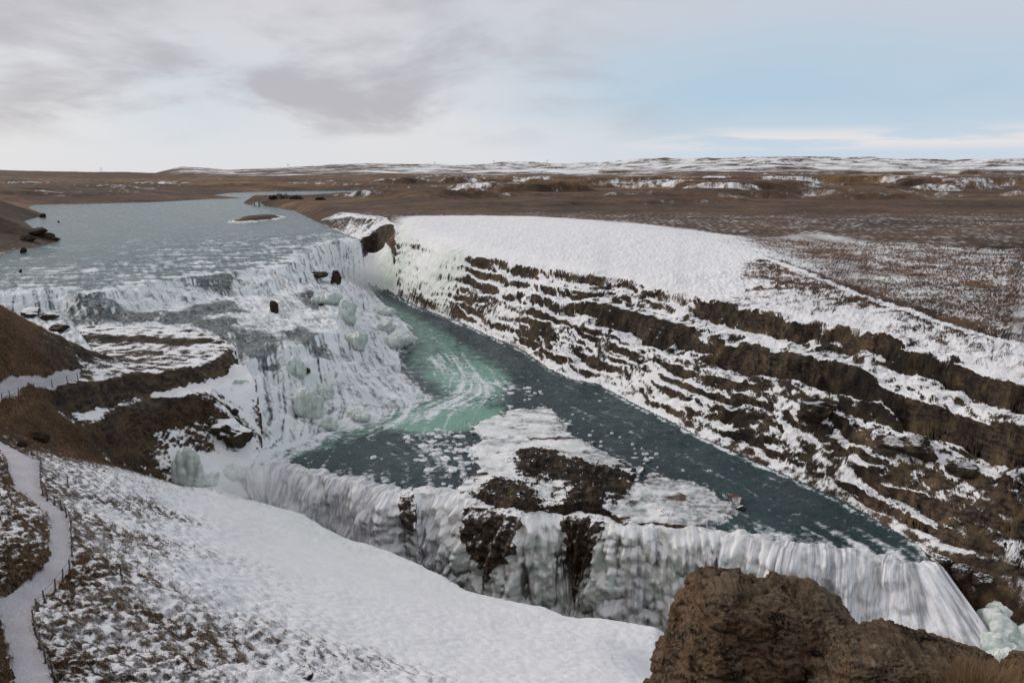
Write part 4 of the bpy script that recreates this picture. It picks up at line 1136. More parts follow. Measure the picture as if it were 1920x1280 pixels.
def mat_ice():
    n = NT('green_white_ice')
    l = n.noise(1.1, 4, .6)
    c = n.mix(n.rng(l, .3, .7), (.38, .45, .39), (.64, .68, .63))
    vo = n.new('ShaderNodeTexVoronoi', feature='DISTANCE_TO_EDGE'); vo.inputs['Scale'].default_value = 1.3; n.l.new(n.pos(), vo.inputs['Vector'])
    c = n.mix(n.rng(vo.outputs['Distance'], .05, .0, 0, .22), c, (.20, .25, .21))
    c = n.mix(n.rng(n.math('ADD', n.attr('snow'), n.math('MULTIPLY', n.math('SUBTRACT', n.noise(3, 4, .65), .5), 1.2)), .35, .8), c, SNOWC)
    n.l.new(c, n.b.inputs['Base Color']); n.b.inputs['Roughness'].default_value = .42
    n.b.inputs['Specular IOR Level'].default_value = .3
    n.bump(n.noise(4, 4, .6), .5, .12)
    return n.m


M_ICE = mat_ice()


def ice_mound(loc, lobes, label, group=None, seed=1, ribs=.0, cat='ice mound', name='ice_mound'):
    """bulging frozen spray: overlapping lobes melted into one skin (lobes: x,y,z,rx,ry,rz around loc)"""
    v, f = ico(5); v = v.copy()
    L = np.array(lobes, float)
    c = L[:, :3].mean(0)
    # radial surface of the union of the lobes seen from their centre
    rad = np.full(len(v), .02)
    for x, y, z, rx, ry, rz in L:
        r = np.array([rx, ry, rz]); o = (c - (x, y, z)) / r; d = v / r
        A = (d * d).sum(1); B = (d * o).sum(1); C_ = (o * o).sum() - 1
        disc = B * B - A * C_
        t = np.where(disc > 0, (-B + np.sqrt(np.maximum(disc, 0))) / A, 0)
        rad = np.maximum(rad, t)
    v = v * rad[:, None]
    sc = max(L[:, 3:].max(), .3)
    k = 1 + .20 * fb3(v[:, 0] / sc * 2.4 + seed, v[:, 1] / sc * 2, v[:, 2] / sc * 2, 2, seed)
    wv = np.abs(np.sin(np.arctan2(v[:, 1], v[:, 0]) * 9 + 2 * fb3(v[:, 0] / sc, v[:, 1] / sc, v[:, 2] / sc, 2, seed + 3)))
    k = k - .07 * (1 - wv) - ribs * (1 - wv)
    v = v * k[:, None] + c
    n = vnormals(v, f)
    o = mesh_obj(name, v, f, M_ICE, dict(snow=(n[:, 2] - .35) * 1.0))
    o.location = loc
    return tag(o, label, cat, group)


def lob(seed, w, d, h, n=6):
    r = random.Random(seed); o = [(0, 0, h * .15, w * .6, d * .6, h * .7)]
    for i in range(n):
        k = r.uniform(.3, .48)
        o.append((r.uniform(-.5, .5) * w, r.uniform(-.5, .5) * d, r.uniform(.1, .55) * h, w * k, d * k * 1.2, h * k * 1.2))
    return o


def mpp(loc):
    """metres per photo pixel at a place"""
    return loc.y * CP / F


# ------------------------------------------------------------------ foreground boulders at the viewpoint
def mat_lichen_rock():
    n = NT('lichen_covered_rock')
    a = n.noise(2.2, 7, .68); b = n.noise(9, 6, .7); c3 = n.noise(.9, 4)
    c = n.mix(n.rng(a, .40, .60), (.028, .016, .010), (.215, .130, .074))
    c = n.mix(n.rng(c3, .45, .62, 0, .6), c, (.100, .076, .052))
    c = n.mix(n.rng(b, .52, .60, 0, .85), c, (.010, .007, .005))
    c = n.mix(n.rng(n.noise(22, 5, .7), .50, .58, 0, .85), c, (.24, .16, .095))
    c = n.mix(n.rng(n.noise(17, 4, .7, n.scaled((1, 1, 1.3))), .58, .64, 0, .8), c, (.012, .008, .006))
    geo = n.new('ShaderNodeNewGeometry'); sx_ = n.new('ShaderNodeSeparateXYZ'); n.l.new(geo.outputs['Normal'], sx_.inputs[0])
    c = n.mix(n.math('MULTIPLY', n.rng(sx_.outputs[2], .55, .95), n.rng(a, .40, .60, .15, .75)), c, (.23, .165, .105))  # upward faces lighter tan: light on the top painted into the colour
    o = n.new('ShaderNodeTexVoronoi'); o.inputs['Scale'].default_value = 5.5; n.l.new(n.pos(), o.inputs['Vector'])
    sp = n.math('MULTIPLY', n.rng(n.math('ADD', o.outputs['Distance'], n.math('MULTIPLY', b, .3)), .42, .30), n.rng(n.noise(2.6, 4, .6), .50, .58))
    c = n.mix(n.math('MULTIPLY', sp, .75), c, (.34, .27, .21))
    sp2 = n.math('MULTIPLY', n.rng(n.noise(16, 4, .7), .56, .62), n.rng(n.noise(3.1, 3), .40, .55))
    c = n.mix(n.math('MULTIPLY', sp2, .6), c, (.26, .19, .13))
    c = n.mix(n.rng(n.noise(1.9, 5, .65, n.scaled((1.3, 1, .8))), .58, .70, 0, .5), c, (.21, .100, .038))
    n.l.new(c, n.b.inputs['Base Color']); n.b.inputs['Roughness'].default_value = .95
    n.b.inputs['Specular IOR Level'].default_value = .2
    h = n.math('ADD', n.math('MULTIPLY', a, 1.2), n.math('ADD', b, n.math('MULTIPLY', n.noise(26, 5, .7), .5)))
    n.bump(h, 1.0, .10)
    return n.m


M_LICHEN = mat_lichen_rock()


def big_rock(pxs, depth, thick, label, seed, amp=.09):
    """a block whose skyline follows the given photo outline at the given depth (outline: pixel pairs, left to right)"""
    pts = [PD(a + (18 if a < 1400 else 0), b + (22 if depth > 8 else 20), depth) for a, b in pxs]
    ox = [p[0] for p in pts]; oz = [p[2] for p in pts]
    zb = min(oz) - 1.0
    cx = sum(ox) / len(ox)
    nu, nv = 400, 300
    u = np.linspace(0, 1, nu)
    # skyline by arc length
    d = np.concatenate([[0], np.cumsum(np.hypot(np.diff(ox), np.diff(oz)))]); d /= d[-1]
    sx = np.interp(u, d, ox); sz = np.interp(u, d, oz)
    v = np.linspace(-1, 1, nv)
    Uu, Vv = np.meshgrid(u, v)
    SX = np.repeat(sx[None], nv, 0); SZ = np.repeat(sz[None], nv, 0)
    # cross-section: a squarish arch from the front foot over the top to the back foot
    ang = Vv * math.pi / 2
    e = .5
    yy = np.sign(np.sin(ang)) * np.abs(np.sin(ang)) ** e * thick
    zz = np.abs(np.cos(ang)) ** e
    w = ss(0, .5, np.abs(Vv))
    shr = 1 - .0 * w
    XX_ = cx + (SX - cx) * (1 + .10 * (1 - zz)) * shr
    ZZ_ = zb + (SZ - zb) * zz
    YY_ = depth + yy + .10 * (SZ - zb) * 0
    # taper the ends in depth so that the block is rounded in plan
    endk = np.clip(np.minimum(Uu, 1 - Uu) / .22, 0, 1) ** .5
    YY_ = depth + (YY_ - depth) * (.35 + .65 * endk)
    p = np.stack([XX_, YY_, ZZ_], -1).reshape(-1, 3)
    I = np.arange(nu * nv).reshape(nv, nu)
    q = np.stack([I[:-1, :-1], I[:-1, 1:], I[1:, 1:], I[1:, :-1]], -1).reshape(-1, 4)
    n = vnormals(p, np.concatenate([q[:, :3], q[:, [0, 2, 3]]]))
    fq = lambda k_, o_, sd, g=.6: fb3(p[:, 0] * k_ + seed, p[:, 1] * k_, p[:, 2] * k_, o_, sd, g)
    pit, _ = worley2(p[:, 0] * 9 + 2 * fq(3, 2, 31), p[:, 2] * 9 + p[:, 1] * 7, seed + 40)
    pit2, _ = worley2(p[:, 0] * 22 + 2 * fq(5, 2, 32), p[:, 2] * 22 + p[:, 1] * 17, seed + 41)
    wx = p[:, 0] + .10 * fq(2.5, 3, 61); wz = p[:, 2] + .6 * (p[:, 1] - depth) + .10 * fq(2.5, 3, 62)
    def blocks(k_, sd):
        x_, y_ = wx * k_, wz * k_ * 1.25
        _, r1 = worley2(x_, y_, sd)
        a_ = r1 * 40.0
        return (r1 - .5) + .55 * (np.sin(a_) * (x_ - np.round(x_)) + np.cos(a_ * 1.7) * (y_ - np.round(y_)))
    chis = .095 * blocks(1.5, seed + 71) + .045 * blocks(3.6, seed + 72) + .016 * blocks(9, seed + 73)
    dsp = chis * ss(zb + .3, zb + .9, p[:, 2]) + amp * (.35 * fq(1.7, 3, seed) + .75 * fq(4.5, 6, seed + 9, .72)) - .035 * ss(.30, .10, pit) * ss(-.2, .3, fq(2.2, 2, 33)) - .012 * ss(.35, .1, pit2)
    q_ = p[:, 2] * 3.2 + .5 * fq(1.2, 3, 50); dsp = dsp + .035 * (np.abs(q_ - np.floor(q_) - .5) - .25)
    cr = np.abs(fb3(p[:, 0] * 1.3 + 5, p[:, 1] * 1.3, p[:, 2] * 2.2, 4, seed + 20))
    dsp = dsp - .085 * ss(.045, .0, cr)
    p = p + n * dsp[:, None]
    o = mesh_obj('boulder', p - np.array([cx, depth, zb]), q, M_LICHEN)
    o.location = (cx, depth, zb)
    return tag(o, label, 'boulder')


big_rock([(1195, 1420), (1225, 1290), (1256, 1185), (1270, 1145), (1291, 1107), (1300, 1082), (1318, 1075), (1396, 1078), (1485, 1092), (1540, 1099), (1565, 1111), (1586, 1132), (1624, 1166), (1650, 1230), (1670, 1420)], 8.2, .95, 'tall brown lichen covered boulder with a flat top at the near cliff edge', 3)
big_rock([(1470, 1420), (1530, 1260), (1580, 1195), (1640, 1176), (1687, 1172), (1742, 1187), (1793, 1208), (1856, 1231), (1890, 1250), (1930, 1330), (1960, 1420)], 7.1, .75, 'low rounded brown boulder in front of the tall one at the near cliff edge', 8, .07)
big_rock([(1880, 1300), (1896, 1245), (1911, 1226), (1935, 1210), (1990, 1215), (2050, 1300)], 7.9, .4, 'brown rock cut off by the right edge of the picture behind the dry grass', 12, .05)
big_rock([(805, 1340), (826, 1284), (840, 1277), (866, 1275), (884, 1281), (905, 1340)], 8.6, .3, 'small brown rock just showing at the bottom edge below the snow slope', 15, .03)

# dry grass beside the low boulder
def mat_straw():
    n = NT('dry_grass')
    c = n.mix(n.noise(6, 3), (.10, .058, .026), (.30, .185, .085))
    n.l.new(c, n.b.inputs['Base Color']); n.b.inputs['Roughness'].default_value = .9
    return n.m


M_STRAW = mat_straw()


def tuft(loc, rad, ht, n, seed, label, group):
    r = random.Random(seed); V = []; Fq = []
    for i in range(n):
        a = r.uniform(0, 6.283); k = rad * math.sqrt(r.random()); x, y = k * math.cos(a), k * math.sin(a)
        h = ht * r.uniform(.45, 1); ln = r.uniform(.1, .7) * h; b = a + r.gauss(0, .9); w = r.uniform(.0025, .005)
        px_, py_ = -math.sin(b) * w, math.cos(b) * w; base = len(V)
        for j in range(4):
            t = j / 3; q = ln * t * t; ww = 1 - .85 * t
            z = h * (t - .25 * t * t * (ln / h))
            V += [(x + math.cos(b) * q + px_ * ww, y + math.sin(b) * q + py_ * ww, z), (x + math.cos(b) * q - px_ * ww, y + math.sin(b) * q - py_ * ww, z)]
        for j in range(3): Fq.append((base + 2 * j, base + 2 * j + 1, base + 2 * j + 3, base + 2 * j + 2))
    o = mesh_obj('grass_tuft', V, Fq, M_STRAW); o.location = loc
    return tag(o, label, 'grass', group)


for i, (a, b, d, rd, ht, nb) in enumerate([(1835, 1335, 6.2, .26, .46, 1100), (1890, 1338, 6.3, .26, .44, 1000), (1775, 1345, 6.2, .20, .34, 600), (1935, 1330, 6.4, .22, .42, 700)]):
    tuft(PD(a, b, d), rd, ht, nb, 40 + i, ['tallest tuft of dry brown grass leaning on the low boulder', 'dry brown grass tuft in the bottom right corner of the picture', 'short dry grass tuft at the foot of the low boulder', 'dry grass tuft cut off by the right edge beside the small rock'][i], 'dry grass tufts at the viewpoint')

def slope_grass():
    rs = np.random.RandomState(11)
    m = (mnear | (land & (X < -18) & (Y < 112))) & land & (Y > 30) & (Y < 112) & (sn < .56) & (tu > .25) & (np.abs(X / Y) < .72)
    w_ = np.clip(.62 - sn[m], .02, .4) * Y[m] ** 1.5
    c = PXYZ[m]; k_ = rs.choice(len(c), 19000, p=w_ / w_.sum())
    c = c[k_] + rs.normal(0, .05, (len(k_), 3)) * (1, 1, 0)
    nb = 5
    a = rs.uniform(0, 6.283, (len(c), nb)); h = rs.uniform(.10, .30, (len(c), nb)); lean = rs.uniform(.2, .9, (len(c), nb)) * h; wd = .018
    bx = c[:, None, 0] + rs.normal(0, .06, a.shape); by = c[:, None, 1] + rs.normal(0, .06, a.shape); bz = np.repeat(c[:, None, 2], nb, 1) - .03
    v0 = np.stack([bx - np.sin(a) * wd, by + np.cos(a) * wd, bz], -1); v1 = np.stack([bx + np.sin(a) * wd, by - np.cos(a) * wd, bz], -1)
    v2 = np.stack([bx + np.cos(a) * lean, by + np.sin(a) * lean - .06, bz + h], -1)
    V = np.stack([v0, v1, v2], 2).reshape(-1, 3)
    o = mesh_obj('slope_grass', V, np.arange(len(V)).reshape(-1, 3), M_STRAW2, smooth=False)
    tag(o, 'dry brown grass sticking out of the snow on the near slope', 'grass', kind='stuff')


M_STRAW2 = mat_straw()
M_STRAW2.name = 'dry_slope_grass'
slope_grass()

# ------------------------------------------------------------------ rope fences along the paths
def mat_plain(name, c, rough=.8, var=.3):
    n = NT(name)
    f = n.noise(8, 4)
    n.l.new(n.mix(f, tuple(x * (1 - var) for x in c), tuple(x * (1 + var) for x in c)), n.b.inputs['Base Color'])
    n.b.inputs['Roughness'].default_value = rough
    return n.m


M_POST = mat_plain('weathered_iron', (.045, .035, .03)); M_ROPE = mat_plain('grey_rope', (.13, .12, .11))


def post_mesh(h):
    V, Q_ = tube([(0, 0, -.15), (0, 0, 0), (0, 0, h * .5), (0, 0, h - .04), (0, 0, h)], [.045, .042, .04, .04, .02], 8)
    b = len(V); v2, q2 = tube([(0, 0, -.06), (0, 0, .05), (0, 0, .055)], [.11, .10, .05], 8)
    return V + v2, Q_ + [tuple(i + b for i in f) for f in q2]


def fence(pxs, h, label):
    locs = [hit(*p) for p in pxs]
    root = empty('rope_fence', locs[len(locs) // 2], label, 'fence')
    V, Q_ = post_mesh(h)
    proto = mesh_obj('post', V, Q_, M_POST, parent=root)
    rv = []; rq = []
    tops = []
    rr = random.Random(5)
    for i, l in enumerate(locs):
        o = proto if i == 0 else proto.copy()
        if i: COL.objects.link(o); o.parent = root
        o.location = l - root.location
        o.rotation_euler = (rr.uniform(-.07, .07), rr.uniform(-.07, .07), 0)
        tops.append(l - root.location + Vector((0, 0, h - .06)))
    for f_, z in ((0, 0), (.45, 0)):
        for a, b in zip(tops[:-1], tops[1:]):
            if (a - b).length > 14: continue
            pts = [a.lerp(b, t / 6) - Vector((0, 0, f_ * h + .25 * (b - a).length * .12 * 4 * (t / 6) * (1 - t / 6))) for t in range(7)]
            v, q = tube(pts, .013, 5); k_ = len(rv); rv += v; rq += [tuple(i + k_ for i in x) for x in q]
    mesh_obj('rope', rv, rq, M_ROPE, parent=root)
    return root


fence([(59, 853), (72, 861), (76, 872), (77, 884), (77, 895), (78, 905), (78, 916), (80, 927), (89, 937), (102, 946), (116, 956), (125, 967), (132, 977), (133, 992), (134, 1008), (135, 1024), (135, 1042), (131, 1070), (118, 1089), (104, 1107), (84, 1129), (70, 1146), (64, 1168), (68, 1188), (75, 1212), (86, 1242), (99, 1264), (110, 1290)], .72, 'low rope fence with iron posts along the right edge of the lower footpath')
fence([(4, 752), (18, 747), (35, 741), (64, 733), (98, 725), (127, 718), (146, 712)], .85, 'short rope fence along the upper path to the rock shelf')
for i, (a, b, lb) in enumerate([(128, 913, 'lone iron stake standing in snow near the top bend of the path'), (227, 1078, 'lone iron stake in the middle of the snowy tussock slope')]):
    V, Q_ = post_mesh(.85 if i == 0 else .75)
    o = mesh_obj('marker_stake', V, Q_, M_POST); o.location = hit(a, b); tag(o, lb, 'stake', 'stakes standing alone on the snow slope')

# ------------------------------------------------------------------ rocks in and beside the river
ROCKS = [  # px, py, width px, height px, snow, label
    (45, 474, 15, 10, -.2, 'dark boulder standing in shallow water off the left bank', None),
    (39, 511, 9, 6, -.1, 'small dark boulder in the upper river below the left bank', None),
    (110, 417, 6, 3, -.2, 'tiny dark rock in the upper river beside the far left cove', None),
    (72, 441, 42, 15, -.1, 'biggest dark rock of the left rocky point', 'dark rocks of the left rocky point'),
    (88, 446, 34, 10, 0, 'dark rock in the middle of the left rocky point', 'dark rocks of the left rocky point'),
    (103, 450, 26, 7, -.1, 'outermost dark rock at the tip of the left rocky point', 'dark rocks of the left rocky point'),
    (55, 452, 36, 13, -.1, 'dark rock at the root of the left rocky point', 'dark rocks of the left rocky point'),
    (82, 408, 14, 8, -.2, 'dark rock on the far headland of the left bank', None),
    (515, 586, 20, 28, -.25, 'upright dark rock breaking the white cascade', None),
    (598, 520, 44, 13, .05, 'dark rock ledge on the brink of the upper fall, left half', 'dark rocks on the brink of the upper fall'),
    (630, 530, 26, 24, 0, 'dark rock ledge on the brink of the upper fall, right half', 'dark rocks on the brink of the upper fall'),
    (62, 592, 60, 16, .38, 'icy black rock at the left end of the first cascade', None),
    (94, 598, 40, 14, .28, 'dark wet rock beside the knoll at the cascade', None),
    (112, 619, 44, 12, .05, 'dark rock at the foot of the brown knoll by the water', None),
    (440, 826, 112, 44, .42, 'big snow dusted rock mound at the foot of the ledges', None),
    (440, 779, 20, 14, -.05, 'dark block lying above the snow dusted rock mound', None),
    (78, 826, 46, 22, -.25, 'brown boulder beside the top of the lower path', None),
    (42, 838, 22, 14, -.25, 'small brown rock at the bend of the lower path', None),
    (580, 1274, 26, 22, .75, 'rounded rock capped with snow at the bottom of the slope', None),
    (1535, 778, 96, 40, .12, 'long dark outcrop in the scree of the far canyon wall', 'dark outcrops in the scree'),
    (1715, 850, 124, 44, .12, 'widest dark outcrop in the scree of the far canyon wall', 'dark outcrops in the scree'),
    (1800, 886, 70, 36, .12, 'rounded dark outcrop nearest the right edge of the scree', 'dark outcrops in the scree'),
    (1764, 1056, 44, 20, .25, 'snow dusted rock where the far wall meets the brink of the lower fall', None),
    (1800, 1082, 60, 34, .12, 'large dark rock above the green ice bulbs', None),
    (1838, 1098, 54, 34, .2, 'dark rock between the green ice bulbs and the far wall', None),
    (575, 700, 16, 12, 0, 'small black rock poking through the white second cascade', None),
    (1390, 955, 22, 10, .3, 'small snowy rock frozen in the thin ice', None),
]
for i, (a, b, wpx, hpx, sn_, lb, gp) in enumerate(ROCKS):
    l = hit(a, b); m = mpp(l); w = wpx * m; h = hpx * m
    boulder('rock', l, (w / 2, w / 2 * .8, h * .62), 200 + i * 7, lb, gp, sn_, sub=5 if wpx > 40 else 4, rotz=-.5 if gp == 'dark outcrops in the scree' else random.uniform(-.5, .5), sink=.62 if gp == 'dark outcrops in the scree' else .40, rough=.3 if wpx > 60 or 'left rocky' in (gp or '') else .22, veg=.75 if 'brown' in lb else 1.0)

# ------------------------------------------------------------------ mounds and tongues of ice
MOUNDS = [
    (608, 566, 62, 26, 'long ribbed green ice roll below the brink of the upper fall'),
    (582, 778, 58, 60, 'large bulbous green ice mound at the foot of the second cascade'),
    (560, 700, 40, 34, 'green ice bulge halfway down the second cascade'),
    (612, 745, 40, 26, 'pale ice hump right of the bulbous mound'),
    (718, 588, 46, 16, 'rounded ice cushion at the edge of the green pool below the upper fall'),
    (744, 645, 66, 24, 'ribbed ice tongue reaching into the green pool'),
    (722, 618, 40, 18, 'pale ice lobe above the ribbed ice tongue'),
    (650, 600, 46, 40, 'tall pale ice column on the step beside the upper fall'),
    (668, 650, 50, 34, 'broad ice bulge on the lower step of the cascade'),
    (620, 800, 36, 22, 'low snowy ice lump on the shore of the pool'),
    (670, 785, 44, 18, 'flat snowy ice lump on the shore beside dark ripples'),
    (385, 905, 60, 22, 'ice lobes at the head of the lower fall'),
    (440, 890, 60, 20, 'frozen ice rim curling along the brink of the lower fall'),
]
for i, (a, b, wpx, hpx, lb) in enumerate(MOUNDS):
    l = hit(a, b); m = mpp(l)
    ice_mound(l, lob(500 + i, wpx * m * .62, wpx * m * .55, hpx * m), lb, 'ice mounds along the cascades', 500 + i, .05)
# frozen column on the scree
l = hit(357, 905); m = mpp(l)
V = []; Q_ = []; rc = random.Random(77)
for x, top, rr_ in ((-24, 54, 9), (-14, 72, 10), (-3, 78, 11), (8, 74, 11), (18, 66, 10), (26, 46, 8), (-8, 40, 12), (12, 34, 12), (-20, 26, 11), (3, 22, 13), (22, 20, 10)):
    y0 = -rc.uniform(-3, 8) - (78 - top) * .15
    pts = []; rad = []
    for t in np.linspace(0, 1, 12):
        pts.append(((x + rc.uniform(-.8, .8)) * m, (y0 - 4 * (1 - t)) * m, (-14 + (top + 14) * t) * m)); rad.append(rr_ * m * (1.0 - .25 * t + .10 * math.sin(t * 21 + x)) * math.sqrt(max(0, 1 - max(0, t - .8) ** 2 / .042)) + .01)
    v, q = tube(pts, rad, 14); b = len(V); V += v; Q_ += [tuple(j + b for j in x_) for x_ in q]
o = mesh_obj('ice_column', V, Q_, M_ICE, dict(snow=np.full(len(V), .12))); o.location = l
tag(o, 'tall fluted green ice column hanging on the snowy scree', 'ice column')
# green ice bulbs at the right end of the lower fall
BULB = [(1880, 1178, 66, 2.0), (1915, 1205, 65, 2.3), (1862, 1210, 64.5, 1.5), (1912, 1158, 67, 1.7), (1885, 1248, 63, 2.5), (1858, 1158, 67, 1.5), (1930, 1248, 63.5, 2.2), (1884, 1142, 68, 1.7), (1912, 1130, 68.5, 1.8), (1856, 1244, 63.5, 1.5), (1893, 1192, 65, 1.1), (1872, 1232, 63.6, 1.2), (1925, 1180, 66, 1.5), (1900, 1225, 63.4, 1.2)]
for i, (a, b, dd, r_) in enumerate(BULB):
    p = PD(a, b, dd); r_ *= .92; rb = random.Random(700 + i); j = lambda k_: rb.uniform(-k_, k_)
    ice_mound((p[0], p[1], p[2] - r_ * .9), [(j(.2), 0, r_ * .6, r_ * .9, r_, r_ * rb.uniform(.9, 1.25))] + [(j(.55) * r_, j(.3) * r_, r_ * rb.uniform(-.2, .9), r_ * rb.uniform(.45, .7), r_ * .7, r_ * rb.uniform(.4, .7)) for _ in range(5)], 'rounded green ice bulb heaped at the right end of the lower fall', 'green ice bulbs at the right end of the lower fall', 600 + i, -.05)


# icicles hanging from the end of the lower ledge
def icicles(px0, py0, px1, py1, n, lmin, lmax, label, seed):
    r = random.Random(seed); a = hit(px0, py0); b = hit(px1, py1); V = []; Q_ = []
    root = a.lerp(b, .5)
    for i in range(n):
        t = (i + r.uniform(-.3, .3)) / (n - 1); p = a.lerp(b, t) - root; ln = r.uniform(lmin, lmax)
        y0 = -r.uniform(.2, .7)
        v, q = tube([(p.x, p.y + y0 + .4, p.z + .15), (p.x, p.y + y0, p.z + .05), (p.x, p.y + y0 - .05, p.z - ln * .5), (p.x + r.uniform(-.05, .05), p.y + y0 - .05, p.z - ln)], [.16, .2, .13, .02], 7)
        k_ = len(V); V += v; Q_ += [tuple(j + k_ for j in x) for x in q]
    o = mesh_obj('icicle_curtain', V, Q_, M_ICE, dict(snow=np.zeros(len(V)))); o.location = root
    return tag(o, label, 'icicles')


icicles(440, 716, 480, 716, 26, .9, 2.2, 'row of white icicles hanging from the end of the lower ledge', 9)

# ------------------------------------------------------------------ spray hanging over the falls
def mat_mist():
    m = bpy.data.materials.new('spray'); m.use_nodes = True; t = m.node_tree
    t.nodes.remove(t.nodes['Principled BSDF']); out_ = t.nodes['Material Output']
    v = t.nodes.new('ShaderNodeVolumeScatter'); v.inputs['Color'].default_value = (.93, .94, .95, 1); v.inputs['Anisotropy'].default_value = .2
    tc = t.nodes.new('ShaderNodeTexCoord'); ln = t.nodes.new('ShaderNodeVectorMath'); ln.operation = 'LENGTH'; t.links.new(tc.outputs['Object'], ln.inputs[0])
    fo_ = t.nodes.new('ShaderNodeMapRange'); fo_.interpolation_type = 'SMOOTHSTEP'; t.links.new(ln.outputs['Value'], fo_.inputs[0])
    for i_, q_ in enumerate((1.0, .15, 0, 1)): fo_.inputs[i_ + 1].default_value = q_
    no = t.nodes.new('ShaderNodeTexNoise'); no.inputs['Scale'].default_value = 2.2; no.inputs['Detail'].default_value = 3; t.links.new(tc.outputs['Object'], no.inputs['Vector'])
    nr_ = t.nodes.new('ShaderNodeMapRange'); t.links.new(no.outputs['Fac'], nr_.inputs[0])
    for i_, q_ in enumerate((.35, .65, .1, 1.0)): nr_.inputs[i_ + 1].default_value = q_
    mu = t.nodes.new('ShaderNodeMath'); mu.operation = 'MULTIPLY'; t.links.new(fo_.outputs[0], mu.inputs[0]); t.links.new(nr_.outputs[0], mu.inputs[1])
    m2 = t.nodes.new('ShaderNodeMath'); m2.operation = 'MULTIPLY'; t.links.new(mu.outputs[0], m2.inputs[0]); m2.inputs[1].default_value = .26
    t.links.new(m2.outputs[0], v.inputs['Density']); t.links.new(v.outputs[0], out_.inputs['Volume'])
    return m


M_MIST = mat_mist()
v_, f_ = ico(3)
for (a, b, z, rx, ry, rz) in ((684, 520, -9, 9, 8, 8), (455, 905, -13, 7, 5, 4.5), (640, 1010, -22, 22, 6, 8), (850, 1110, -26, 16, 6, 7)):
    p = P(a, b, z)
    o = mesh_obj('mist', v_, f_, M_MIST); o.location = p; o.scale = (rx, ry, rz); tag(o, kind='structure')

# ------------------------------------------------------------------ ice floes in the lower river
def mat_floe():
    n = NT('floating_ice')
    c = n.mix(n.rng(n.noise(1.7, 4, .6), .35, .65), (.50, .52, .52), (.80, .80, .815))
    n.l.new(c, n.b.inputs['Base Color']); n.b.inputs['Roughness'].default_value = .7
    n.bump(n.noise(6, 4), .4, .06)
    return n.m


M_FLOE = mat_floe()


def floe_mesh(seed, r_, th):
    r = random.Random(seed); n = 14
    out_ = [(math.cos(6.283 * i / n) * r_ * r.uniform(.65, 1.1), math.sin(6.283 * i / n) * r_ * r.uniform(.5, .85)) for i in range(n)]
    V = [(x, y, -.06) for x, y in out_] + [(x * .94, y * .94, th * r.uniform(.6, 1)) for x, y in out_] + [(x * .5, y * .5, th * r.uniform(.9, 1.5)) for x, y in out_] + [(0, 0, th * 1.3)]
    T = []
    for k_ in (0, 1):
        for i in range(n):
            j = (i + 1) % n; T += [(k_ * n + i, k_ * n + j, (k_ + 1) * n + j), (k_ * n + i, (k_ + 1) * n + j, (k_ + 1) * n + i)]
    for i in range(n): T.append((2 * n + i, 2 * n + (i + 1) % n, 3 * n))
    return V, T


fr_ = random.Random(21)
FLO = []
for poly, cnt, rmin, rmax in (([(760, 815), (830, 800), (890, 835), (880, 880), (800, 890), (770, 850)], 60, 5, 15), ([(930, 735), (1000, 715), (1020, 745), (980, 765), (930, 765)], 16, 4, 10), ([(1060, 770), (1120, 800), (1250, 860), (1230, 880), (1120, 840), (1065, 800)], 22, 3, 8), ([(800, 880), (860, 895), (840, 920), (790, 915)], 8, 4, 8)):
    xs = [p[0] for p in poly]; yps = [p[1] for p in poly]; c = 0
    while c < cnt:
        a, b = fr_.uniform(min(xs), max(xs)), fr_.uniform(min(yps), max(yps))
        if inside(np.array([a]), np.array([b]), poly)[0]:
            FLO.append((a, b, rmin + (rmax - rmin) * fr_.random() ** 2.5)); c += 1
FLO += [(990, 735, 7), (1003, 738, 5), (1125, 752, 5), (1065, 795, 8), (700, 858, 9), (955, 818, 12), (835, 860, 16), (912, 740, 5)]
for i, (a, b, rp) in enumerate(FLO):
    l = hit(a, b)
    V, T = floe_mesh(900 + i, rp * mpp(l), fr_.uniform(.1, .22))
    o = mesh_obj('ice_floe', V, T, M_FLOE, smooth=False); o.location = (l.x, l.y, l.z); o.rotation_euler = (0, 0, fr_.uniform(0, 6.28))
    tag(o, 'snow covered chunk of ice drifting in the lower river pool', 'ice floe', 'ice floes in the lower river')

# ------------------------------------------------------------------ shrubs on the far point, islet, power pylons
M_SHRUB = mat_plain('bare_dark_shrub', (.022, .015, .011), .95, .5)


def shrub(px, py, wpx, hpx, seed, label):
    l = hit(px, py); m = mpp(l); w, h = wpx * m, hpx * m
    r = random.Random(seed)
    root = empty('shrub', l, label, 'shrub', 'shrubs on the far river point')
    V = []; Q_ = []
    for i in range(7):
        a = r.uniform(0, 6.28); k_ = r.uniform(.2, .8) * w * .4
        v, q = tube([(0, 0, -.3), (math.cos(a) * k_ * .4, math.sin(a) * k_ * .4, h * .35), (math.cos(a) * k_, math.sin(a) * k_, h * .8)], [.12, .08, .03], 5)
        b = len(V); V += v; Q_ += [tuple(j + b for j in x) for x in q]
    mesh_obj('stem', V, Q_, M_SHRUB, parent=root)
    V = []; T = []
    for i in range(900):
        a = r.uniform(0, 6.28); e = r.uniform(.05, 1); k_ = r.random() ** .5
        c = Vector((math.cos(a) * w * .5 * k_ * math.sqrt(max(.05, 1 - e * e * .8)), math.sin(a) * w * .4 * k_, h * e * (.75 + .25 * math.sin(a * 3 + seed))))
        b = len(V); s_ = .22
        for _ in range(3): V.append(tuple(c + Vector((r.gauss(0, s_), r.gauss(0, s_), r.gauss(0, s_)))))
        T.append((b, b + 1, b + 2))
    mesh_obj('twigs', V, T, M_SHRUB, parent=root, smooth=False)


